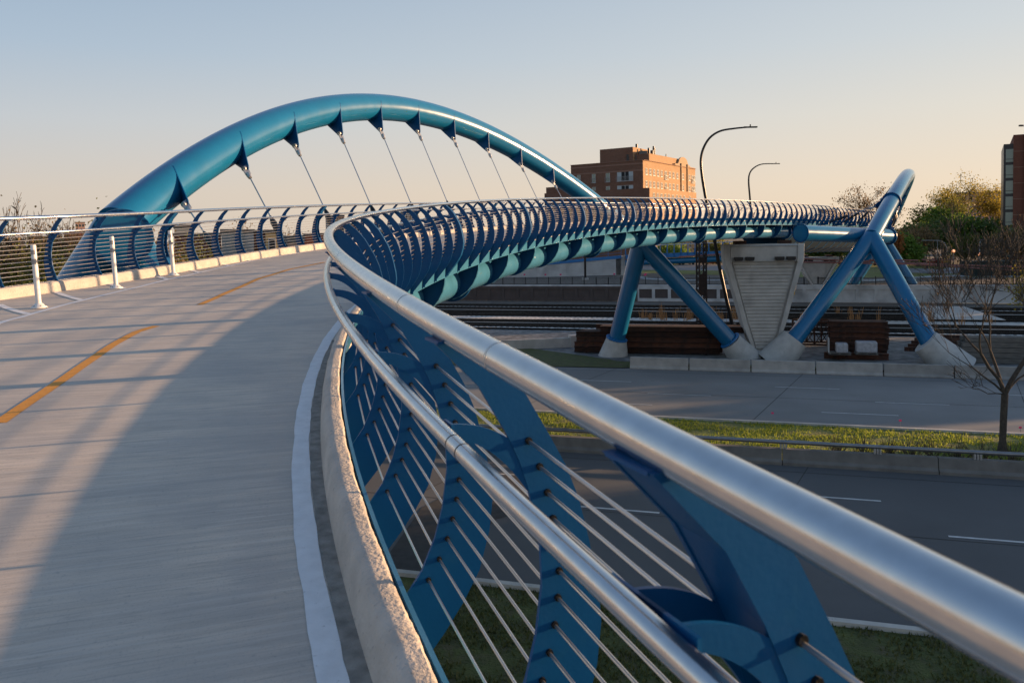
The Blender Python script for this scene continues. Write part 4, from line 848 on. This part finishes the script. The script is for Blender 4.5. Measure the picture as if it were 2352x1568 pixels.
def balconet(root, Mx, fr, w, h=1.0):
    b = MB(); b.box(-.2, .3, h - .05, w + .2, .36, h, Mx).box(-.2, .3, -.1, w + .2, .36, -.05, Mx)
    for k in range(int(w / .16) + 3): x = -.2 + k * (w + .4) / (int(w / .16) + 2); b.box(x - .012, .32, -.05, x + .012, .345, h - .05, Mx)
    for x in (-.2, w + .14): b.box(x, .06, h - .05, x + .06, .3, h, Mx); b.box(x, .06, -.1, x + .06, .3, -.05, Mx)
    b.build('balcony_rail', M['pole'], fr)
C = at(1478, 368, 190); Zt = C.z; u1 = Vector((.56, .83, 0)).normalized(); u2 = Vector((-u1.y, u1.x, 0))
root = empty('apartment_block', (C.x, C.y, UZ), 0, 'brick apartment block with a dark shaded front and a sunlit orange side wall', 'building')
FL = 3.05
wall_box('wall', 'brick2', root, C, u1, 34.7, 20, UZ, Zt)
root['label'] = root['label']
# shaded front cladding (brown brick) stands just proud of the block
def front(o, L, z0, z1, mt, name='front_wall', d=.12):
    ux = -u2; p = o + u2 * L - u1 * d; return wall_box(name, mt, root, p, ux, L, d + .01, z0, z1)
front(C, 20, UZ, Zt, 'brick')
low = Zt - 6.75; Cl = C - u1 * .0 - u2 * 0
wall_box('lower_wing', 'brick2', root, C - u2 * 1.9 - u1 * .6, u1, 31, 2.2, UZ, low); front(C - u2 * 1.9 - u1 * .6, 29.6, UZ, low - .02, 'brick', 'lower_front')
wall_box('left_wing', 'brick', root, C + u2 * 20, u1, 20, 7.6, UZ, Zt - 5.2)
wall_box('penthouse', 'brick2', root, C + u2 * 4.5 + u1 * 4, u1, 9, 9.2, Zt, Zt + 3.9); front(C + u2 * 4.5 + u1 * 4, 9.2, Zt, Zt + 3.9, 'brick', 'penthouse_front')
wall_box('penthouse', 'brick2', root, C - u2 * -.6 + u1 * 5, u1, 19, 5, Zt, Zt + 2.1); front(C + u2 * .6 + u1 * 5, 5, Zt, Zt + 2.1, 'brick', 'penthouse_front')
def lp(a, b, z): return C + u1 * a + u2 * b + Vector((0, 0, z - C.z))
mb = MB()
for z in (Zt - .75, Zt - 2.35, Zt - 9.6, Zt - 16): 
    if z > low: mb.bar(lp(-.16, -.0, z), lp(-.16, 20, z), .1, .35)
    else: mb.bar(lp(-.76, -1.9, z), lp(-.76, 27, z), .1, .35)
part(mb, 'stone_band', 'stoneband', root)
part(MB().bar(lp(-.1, 0, Zt + .06), lp(-.1, 20.1, Zt + .06), .35, .14).bar(lp(0, -.1, Zt + .06), lp(34.7, -.1, Zt + .06), .3, .14), 'coping', 'stoneband', root)
# curved gable and parapet steps on the sunlit side
g = []
for k in range(9): a = PI * k / 8; g.append((26 - 3.1 * cos(a), 1.3 + 1.4 * sin(a)))
poly = [(20.3, 0), (20.3, .7), (22.2, .7)] + g + [(29.8, .7), (31, .7), (31, .35), (34.6, .35), (34.6, 0)]
Mx = Matrix(((u1.x, -u2.x, 0, C.x + u2.x * .2), (u1.y, -u2.y, 0, C.y + u2.y * .2), (0, 0, 1, Zt), (0, 0, 0, 1)))
part(MB().prism(poly, .35, Mx), 'gable', 'brick2', root)
mb = MB()
for a in (23.9, 28.3): mb.box(a, 0, UZ - Zt, a + .5, .5, .9, Mx)
part(mb, 'pilaster', 'brick2', root)
nR = -u2
for fl in range(7):
    zb_ = Zt - 3.35 - fl * FL - (.0); 
    for a in (1.3, 3.6, 5.9, 8.3, 10.6, 13.1, 15.9, 18.4, 21.0, 25.0, 29.6, 31.7, 33.4):
        if fl >= 2 and a < 29.5 - 0: base = -1.9
        else: base = 0
        tall = a in (13.1, 31.7)
        h = 2.1 if tall else 1.55; zz = zb_ - (.6 if tall else 0)
        if zz < UZ + .5: continue
        Mw, fr = window(root, lp(a, base - .005, zz), u1, 1.15 if not tall else 1.4, h, 'sash', nR)
        if tall: balconet(root, Mw, fr, 1.4)
ux = -u2; nF = -u1
for fl, zb_ in enumerate((Zt - 4.75, Zt - 7.45)):
    for b, w_, kd in ((18.2, 1.0, 'door'), (13.9, 1.0, 'door'), (10.0, 1.1, 'door'), (6.9, 4.3, 'wide')):
        h = 2.35 if fl == 0 else 1.5; z_ = zb_ + (0 if fl == 0 else .1)
        Mw, fr = window(root, lp(-.13, b, z_), ux, w_, h, kd, nF); balconet(root, Mw, fr, w_, 1.1 if fl == 0 else .5)
for zb_ in (Zt - 11.9, Zt - 15, Zt - 18.2):
    for b, w_, kd in ((25.5, 1.6, 'sash'), (22.4, 1.6, 'sash'), (17.8, 1.6, 'sash'), (11.5, 1.1, 'door'), (8.0, 4.0, 'wide')):
        Mw, fr = window(root, lp(-.74, b - .6, zb_), ux, w_, 2.1 if kd != 'sash' else 1.5, kd, nF)
mb = MB(); mb.box(0, 0, 0, .9, .1, 2.1, Matrix.Translation(Vector()) ); 
part(MB().bar(lp(3.86, 5.7, Zt), lp(3.86, 5.7, Zt + 2.1), .12, 1.0), 'roof_door', 'dark', root)
mb = MB(); 
for a, b, h0, h1, r_ in ((7, 4.9, 3.9, 4.9, .3), (9, 2.5, 2.1, 3.9, .28), (10.5, 2.3, 2.1, 3.4, .4), (11.3, 2.2, 2.1, 4.5, .24), (12, 2.2, 2.1, 4.1, .2), (17, 1.2, 2.1, 2.9, .12), (2.5, 3, 0, 1.6, .15)): p = lp(a, b, Zt); part(MB().tube([p + zv * h0, p + zv * h1], r_, 10), 'chimney_pipe', 'dark', root)
part(MB().box(-1, -1, 2.1, 1, 1, 2.9, Matrix.Translation(lp(6.5, 3, Zt))), 'roof_unit', 'roof', root)
# right-hand tower
T0 = at(2308, 330, 150); T1 = at(2325.5, 330, 150); zt1 = at(2316, 331, 150).z; zt2 = at(2335, 311, 150).z
root = empty('brick_tower', (T0.x, 150, UZ), 0, 'red brick tower block with a dark glazed strip, cut by the right edge', 'building')
tx = Vector((.86, -.51, 0)).normalized(); ty = Vector((-tx.y, tx.x, 0))
wall_box('brick_wall', 'brick3', root, Vector((T1.x, 149.6, 0)) - ty * .5, tx, 30, 18, UZ, zt2); wall_box('stair_wall', 'brick3', root, Vector((T1.x, 149.6, 0)) - ty * .9 + tx * 1.7, tx, 28, .5, UZ, zt2 + .55)
wall_box('glazed_strip', 'dark', root, Vector((T0.x, 150.2, 0)), tx, 2.1, 16, UZ, zt1)
TM = Matrix(((tx.x, ty.x, 0, T0.x), (tx.y, ty.y, 0, 150.2), (0, 0, 1, 0), (0, 0, 0, 1)))
for k in range(8):
    z0 = zt1 - 3.75 - k * 3.0
    if z0 < UZ: break
    f = part(MB().box(.35, -.07, z0 + .9, 1.55, -.01, z0 + 2.75, TM).box(.35, -.07, z0 + .3, 1.55, -.01, z0 + .8, TM), 'window', 'greenglass', root)
TM2 = Matrix(((tx.x, ty.x, 0, T1.x), (tx.y, ty.y, 0, 149.6), (0, 0, 1, 0), (0, 0, 0, 1)))
mb = MB()
for k in range(9): mb.box(0, -.54, zt2 - 3.2 - k * 3, 1.7, -.5, zt2 - 3.08 - k * 3, TM2).box(1.7, -.94, zt2 - 3.2 - k * 3, 29, -.9, zt2 - 3.08 - k * 3, TM2)
part(mb, 'stone_band', 'stoneband', root)
e = Vector((T1.x + 2.6, 149, zt2 + .5)); tag(MB().tube([e, e + Vector((-.4, 0, .8)), e + Vector((-1.3, 0, 1.2))], .07, 8).box(-1.9, -.2, 1.05, -1.2, .2, 1.35, Matrix.Translation(e)).build('roof_camera', M['dark']), 'small curved roof light on the top of the brick tower', 'roof light')
def simple_building(label, u0, u1_, vt, Y, mt, dep=12, zb=-9.2, rows=0, cols=0, roofh=.4, wmat='glass'):
    a, b = at(u0, vt, Y), at(u1_, vt, Y); c = (a + b) / 2; uy = Vector((c.x, c.y, 0)).normalized(); ux = Vector((uy.y, -uy.x, 0)); L = (b - a).dot(ux); L *= 1.0; a = Vector((c.x, c.y, a.z)) - ux * L / 2
    root = empty('building', (a.x, a.y, zb), 0, label, 'building'); z1 = a.z; X_ = Matrix(((ux.x, uy.x, 0, a.x), (ux.y, uy.y, 0, a.y), (0, 0, 1, 0), (0, 0, 0, 1)))
    wall_box('wall', mt, root, Vector((a.x, a.y, 0)), ux, L, dep, zb, z1 - roofh); part(MB().box(-.15, -.15, z1 - roofh, L + .15, dep + .15, z1, X_), 'roof', 'roof', root)
    for r_ in range(rows):
        for c_ in range(cols):
            w_ = L / cols; x = w_ * (c_ + .28); z = z1 - 2.6 - r_ * 3.1
            f = part(MB().box(x - .1, -.05, z - .1, x + w_ * .45 + .1, .02, z + 1.5, X_), 'window', 'frame', root)
            g = MB().box(x, -.09, z, x + w_ * .45, -.052, z + 1.4, X_)
            for q in range(len(g.v)): g.v[q] = tuple(Vector(g.v[q]) - root.location)
            g.build('pane', M[wmat], f)
    return root
simple_building('pink concrete block half hidden by the golden trees', 2190, 2320, 441, 225, 'bpink', rows=6, cols=8, zb=UZ)
simple_building('orange brick house glimpsed through the leftmost bare tree', 70, 122, 543, 95, 'byellow', rows=2, cols=3)
simple_building('distant dark tower with a narrow crown at the left', 175, 197, 510, 420, 'bpink', zb=-9, rows=3, cols=3); simple_building('broad distant dark building below the narrow tower', 150, 245, 532, 410, 'brick3', zb=-9)
simple_building('dark brick shed behind the railing, right of the arch foot', 402, 510, 536, 100, 'brick3'); simple_building('grey roof box above the dark brick shed', 402, 446, 516, 104, 'bgrey')
simple_building('wide grey-green metal warehouse behind the left railing', 510, 562, 526.5, 96, 'bgrey'); simple_building('narrow tan warehouse next to the grey-green one', 561, 584, 527, 97, 'bwhite'); simple_building('red brick wing right of the tan warehouse', 583, 611, 528, 98, 'brick3')
simple_building('sunlit ochre end wall of a low house behind the left railing', 611, 640, 527, 95, 'byellow', rows=1, cols=1); simple_building('low red roofed house right of the ochre wall', 645, 700, 541, 130, 'bpink', roofh=1.2); simple_building('low brown house just left of the handrail bend', 700, 748, 536, 140, 'brick3')
simple_building('grey multi-storey block left of the handrail bend', 749, 772, 495, 260, 'bgrey', rows=5, cols=2); simple_building('red brick multi-storey block beside the grey one', 772, 792, 494, 262, 'brick3', rows=5, cols=2)
simple_building('brick block seen just right of the handrail bend', 803, 830, 513, 240, 'brick3', rows=4, cols=2); simple_building('grey apartment slab behind the near railing', 922, 956, 486, 260, 'bgrey', rows=5, cols=4); simple_building('ochre house seen between the near railing posts', 990, 1012, 505, 220, 'byellow')
simple_building('distant orange brick block near the far end of the deck', 1880, 1925, 480, 240, 'brick2', rows=4, cols=4, zb=UZ); simple_building('distant dark brick block near the far end of the deck', 1925, 1960, 487, 235, 'brick3', zb=UZ)
simple_building('pale blue low building left of the lattice mast', 1432, 1470, 583, 200, 'bwhite', zb=UZ)
# dark green tarpaulin structure at right
c = at(2290, 600, 118); tag(MB().box(c.x - 3.3, 118, UZ, c.x + 8, 122, c.z).build('screened_shed', mat('green_screen', (.015, .028, .024), .8, var=.3)), 'dark green screened enclosure behind the bare tree', 'shed')
# ------------------------------------------------------------------ trees
def branch_tree(root, base, H, spread, depth=5, r0=.2, seed=1, trunk_frac=.25, mt='bark', lean=0, ups=.35, kids=(2, 3), name='branches', seg=5, minr=.012, shrink=.74, trunk_name='trunk', rk=(.6, .8), tp=.35, starts=None):
    rnd = random.Random(seed); m = MB(); tips = []; tm = MB()
    def grow(p, d, L, r, lev, mm):
        n = 3 if lev < 3 else 2; pts = [p]; rs = [r]; q = p
        for i in range(n):
            d = (d + Vector((rnd.gauss(0, .13), rnd.gauss(0, .13), rnd.gauss(0, .08) + .03))).normalized(); q = q + d * L / n; pts.append(q); rs.append(max(minr, r * (1 - tp * (i + 1) / n)))
        mm.tube(pts, rs, seg if lev < 2 else 3 if lev > 3 else 4, cap=False)
        if lev >= depth: tips.append((q, d)); return
        if lev >= depth - 2: tips.append((q, d))
        for k in range(rnd.randint(*kids)):
            ang = rnd.uniform(0, 2 * PI); tilt = rnd.uniform(.3, .8) * spread
            x = d.cross(Vector((0, 0, 1)) if abs(d.z) < .95 else Vector((1, 0, 0))).normalized(); y = d.cross(x)
            nd = (d * cos(tilt) + (x * cos(ang) + y * sin(ang)) * sin(tilt) + Vector((0, 0, ups * .3))).normalized()
            st = pts[-1] if k < 2 else pts[-2]
            grow(st, nd, L * rnd.uniform(shrink - .12, shrink + .1), max(minr, rs[-1] * rnd.uniform(*rk)), lev + 1, m)
    if starts:
        tm.tube(starts[0], [r0 * 1.5] + [r0] * (len(starts[0]) - 1), 10, cap=False)
        for d, L, r, lv in starts[1]: grow(starts[0][-1], Vector(d).normalized(), L, r, lv, m)
    else: grow(base, Vector((lean, 0, 1)).normalized(), H * trunk_frac, r0, 0, tm)
    part(tm, trunk_name, mt, root, smooth=True, recalc=False); part(m, name, mt, root, recalc=False); return tips
def leaves(root, pts, n, size, clump, mt, name='crown', squash=.8):
    P = np.array([p[:] for p in pts]); idx = rng.integers(0, len(P), n); off = rng.normal(0, 1, (n, 3)) * clump * np.array([1, 1, squash]); c = P[idx] + off
    sz = size * rng.uniform(.5, 1.3, n)[:, None]; a = rng.normal(0, 1, (n, 3)); a /= np.linalg.norm(a, axis=1)[:, None]; b = np.cross(a, rng.normal(0, 1, (n, 3))); b /= np.linalg.norm(b, axis=1)[:, None]
    V = np.stack([c - a * sz * .5, c + b * sz * .4, c + a * sz * .6, c - b * sz * .45], 1).reshape(-1, 3) - np.array(root.location[:])
    me = bpy.data.meshes.new(name); me.from_pydata(V.tolist(), [], np.arange(4 * n).reshape(-1, 4).tolist()); me.materials.append(M[mt]); o = bpy.data.objects.new(name, me); col.objects.link(o); o.parent = root; return o
def tree(label, u, vtop, Y, W_px, mt, n=5000, size=.35, seed=1, zb=UZ, clump=.7, depth=5, r0=None, bare=False, cat='tree', trunk_frac=.24, spread=1., group=None, nm='leafy_tree', ub=None):
    top = at(u, vtop, Y); base = Vector((top.x, Y, zb)); H = top.z - zb; root = empty('bare_tree' if bare else nm, base, 0, label, cat, group)
    tips = branch_tree(root, base.copy(), H, spread, depth, r0 or H * .022, seed, trunk_frac, kids=(2, 4), minr=.03 if Y > 80 else .014)
    # fit the crown into the wanted height and width
    T = np.array([t[0][:] for t in tips]); hw = W_px / 2 / F_PX * Y; cx_ = np.percentile(T[:, 0], [3, 97]); kz = H / max(1., (np.percentile(T[:, 2], 98) - zb) + clump * .6); kx = 2 * hw / max(.5, cx_[1] - cx_[0] + clump)
    for ch in root.children: ch.scale = (kx, kx, kz)
    T2 = (T - np.array(base[:])) * np.array([kx, kx, kz]) + np.array(base[:])
    if n: leaves(root, [Vector(t) for t in T2], n, size, clump, mt)
    return root
k_ = 0
for (lab, u, vt, Y, W_, mt, n, sz, cl) in [
    ('bare round-headed tree behind the far end of the deck', 1992, 428, 175, 88, 'leafb', 2600, .3, .8),
    ('bushy olive tree right of the leaning arch', 2115, 462, 178, 85, 'leafm', 7000, .42, .8),
    ('thin pinkish budding tree above the dark green maple', 2170, 456, 188, 75, 'leafb', 2600, .3, .9),
    ('dark green maple between the leaning arch and the golden tree', 2168, 482, 176, 80, 'leafg', 8000, .45, .8),
    ('tall golden spring tree in front of the pink block', 2238, 416, 192, 125, 'leafy', 5000, .32, .9),
    ('golden spring tree against the brick tower', 2288, 432, 188, 84, 'leafy', 5000, .34, .9),
    ('low orange-leaved tree beside the leaning arch foot', 2062, 535, 125, 20, 'leafo', 900, .3, .4),
    ('bright green tree just right of the leg junction', 2075, 545, 128, 62, 'leafg', 8000, .4, .7),
    ('dark green tree mass right of the far tube leg', 2110, 522, 155, 90, 'leafd', 9000, .5, 1.0),
    ('brownish bare tree left of the far lamps', 2130, 520, 145, 76, 'leafb', 3500, .3, .8),
    ('dark green tree behind the far lamps', 2180, 508, 160, 90, 'leafd', 9000, .5, 1.),
    ('green tree below the golden tree', 2225, 500, 158, 95, 'leafg', 9000, .5, 1.),
    ('dark tree at the foot of the glazed strip', 2280, 512, 156, 80, 'leafd', 9000, .5, 1.),
    ('olive bush tree behind the hooked lamp', 2216, 548, 148, 55, 'leafm', 6000, .38, .8),
    ('silvery tree right of the hooked lamp', 2272, 556, 146, 32, 'leafs', 5000, .3, .6),
    ('light green tree in front of the brick tower', 2306, 528, 140, 50, 'leafm', 6000, .36, .8),
    ('brown olive tree at the right edge', 2345, 536, 138, 60, 'leafb', 6000, .32, .8),
    ('dark tree in the gap under the girder left of the mast', 1500, 560, 200, 110, 'leafd', 6000, .5, 1.2),
    ('green tree in the gap under the girder right of the mast', 1560, 562, 190, 80, 'leafg', 6000, .5, 1.1),
    ('green tree left of the ribbed pier', 1650, 560, 185, 80, 'leafm', 6000, .5, 1.1),
    ('shadowed tree behind the left leg of the right-hand arch', 1930, 560, 170, 120, 'leafd', 7000, .5, 1.2),
    ('dark tree beyond the two far piers', 2010, 560, 165, 90, 'leafd', 7000, .5, 1.1)]:
    k_ += 1; bare = mt == 'leafb'
    tree(lab, u, vt, Y, W_, mt, n, sz, seed=k_, clump=cl, bare=False)
# left side trees
for (lab, u, vt, Y, W_, mt, n, bare, sp) in [
    ('spreading bare tree left of the arch foot, catching the sun', 84, 486, 48, 200, 'leafb', 500, True, 1.),
    ('dark evergreen at the left edge behind the railing', -10, 530, 55, 130, 'leafd', 5000, False, 1.),
    ('bare budding tree between the leftmost trees and the arch foot', 178, 512, 52, 190, 'leafb', 2500, True, 1.),
    ('low bare bush tree beside the arch foot', 225, 512, 50, 100, 'leafm', 2500, True, 1.),
    ('olive bush tree seen left of the leg of the arch', 110, 562, 44, 260, 'leafm', 6000, False, 1.),
    ('brown budding tree right of the arch foot', 385, 548, 52, 120, 'leafb', 5000, False, 1.),
    ('small olive tree right of the farthest bollard', 455, 562, 56, 80, 'leafm', 5000, False, 1.),
    ('small bare tree above the grey-green warehouse', 575, 503, 115, 50, 'leafb', 500, True, 1.),
    ('distant bare tree behind the near railing posts', 1060, 500, 150, 45, 'leafb', 700, True, 1.),
    ('distant thin trees left of the handrail bend', 668, 524, 140, 60, 'leafb', 900, True, 1.)]:
    k_ += 1; tree(lab, u, vt, Y, W_, mt, n, .16 if Y < 60 else .3, seed=k_ * 3, zb=GZ, clump=.5 if Y < 60 else .8, bare=bare, depth=7 if (bare and Y < 60) else 5, spread=sp)
# the bare tree at the right, in the median
def median_tree():
    base = gp(2302, 1042, GZ); root = empty('bare_tree', base, 0, 'slender bare tree in the median, its budding twigs glowing in the sun, at the right', 'tree')
    tr = [base.copy(), at(2304, 1010, base.y + .02), at(2306, 960, base.y + .05), at(2309, 905, base.y)]
    tips = branch_tree(root, base.copy(), 10, .62, 7, .13, 5, .22, kids=(2, 3), mt='bark', minr=.0085, seg=8, shrink=.78, ups=.42, rk=(.6, .84), tp=.25,
        starts=(tr, [((-.3, .1, 1), 2.0, .08, 0), ((.22, -.15, 1), 1.9, .1, 0), ((-.05, .3, 1), 1.8, .07, 0), ((-.95, -.2, .12), 1.1, .026, 3), ((.7, .3, .6), 1.5, .05, 1), ((-.7, .2, .6), 1.5, .045, 1)]))
    leaves(root, [t[0] for t in tips], 700, .035, .02, 'leafb', 'crown')
median_tree()
# small yellow-leaved tree cut by the right edge
tree('young yellow-leaved tree cut by the right picture edge', 2368, 580, 60, 60, 'leafy', 700, .17, seed=77, zb=GZ, clump=.35, depth=5)
# shrubs on the median
for i, u in enumerate((1960, 2015, 2060, 2105, 2150, 2200, 2250, 2330, 1905)):
    p = rd(ap(u, 1020)[0], 33.6 + .3 * (i % 2)); root = empty('bare_shrub', p, 0, 'leafless twiggy shrub behind the guard rail, ' + ['left part of the row', 'second cluster of the row', 'tallest of the row', 'right after the tallest', 'centre right of the row', 'shortly left of the bare tree', 'touching the bare tree base', 'at the right edge', 'leftmost of the row'][i], 'shrub', 'leafless shrubs on the median')
    m = MB(); rnd = random.Random(i)
    for _ in range(34):
        a = rnd.uniform(0, 2 * PI); t = rnd.uniform(.05, .8); h = rnd.uniform(.5, 1.25); d = Vector((cos(a) * sin(t), sin(a) * sin(t), cos(t))); q = d * h; m.tube([(0, 0, 0), q * .5 + Vector((rnd.gauss(0, .04), 0, 0)), q], [.014, .01, .006], 3, cap=False)
        for j in range(2): e = (d + Vector((rnd.gauss(0, .4), rnd.gauss(0, .4), .2))).normalized(); m.tube([q * .6, q * .6 + e * h * .3], [.008, .005], 3, cap=False)
    m.build('twigs', M['twig'], root, recalc=False)
    leaves(root, [root.location + Vector((random.uniform(-.6, .6), random.uniform(-.2, .2), .08)) for _ in range(20)], 260, .09, .14, 'straw', 'leaf_litter')
# unseen trees added beyond the right edge of the view to shade the roads
for i, (x, y, top) in enumerate(((60, 18, -2.2), (64, 30, -1.2), (68, 37, -1), (61, 38, -1.0), (58, 28, -1.4), (54, 33, -1.6), (78, 68, .4), (84, 66, .6), (84, 72, 1.5), (88, 84, 2), (92, 97, 2.5), (98, 110, 3.5), (104, 122, 4), (56, 6, -2.5), (90, 60, 1.5), (110, 108, 5))):
    base = Vector((x, y, GZ)); root = empty('leafy_tree', base, 0, 'dense green street tree standing outside the picture to the right', 'tree', 'street trees outside the picture')
    H = top - GZ; tips = branch_tree(root, base.copy(), H, 1., 4, .3, 200 + i); T = [t[0] for t in tips]; zt = max(t.z for t in T); leaves(root, [Vector((x + (t.x - x) * 1.7, y + (t.y - y) * 1.7, base.z + (t.z - base.z) * (H - 1.2) / (zt - base.z))) for t in T], 6000, .95, 1.5, 'leafd')
# a bird over the trees
p = at(2095, 571, 135); m = MB(); m.tube([p, p + Vector((.25, 0, .05)), p + Vector((.6, 0, .1))], [.03, .13, .03], 8); m.add([p + Vector((.2, 0, .1)), p + Vector((.45, 0, .1)), p + Vector((.35, .3, .65)), p + Vector((.2, .3, .6))], [(0, 1, 2, 3)]); m.add([p + Vector((.2, 0, .1)), p + Vector((.45, 0, .1)), p + Vector((.3, -.5, .35))], [(0, 1, 2)])
tag(m.build('gull', M['white_plastic'], recalc=False), 'white gull flying in front of the dark trees', 'bird')
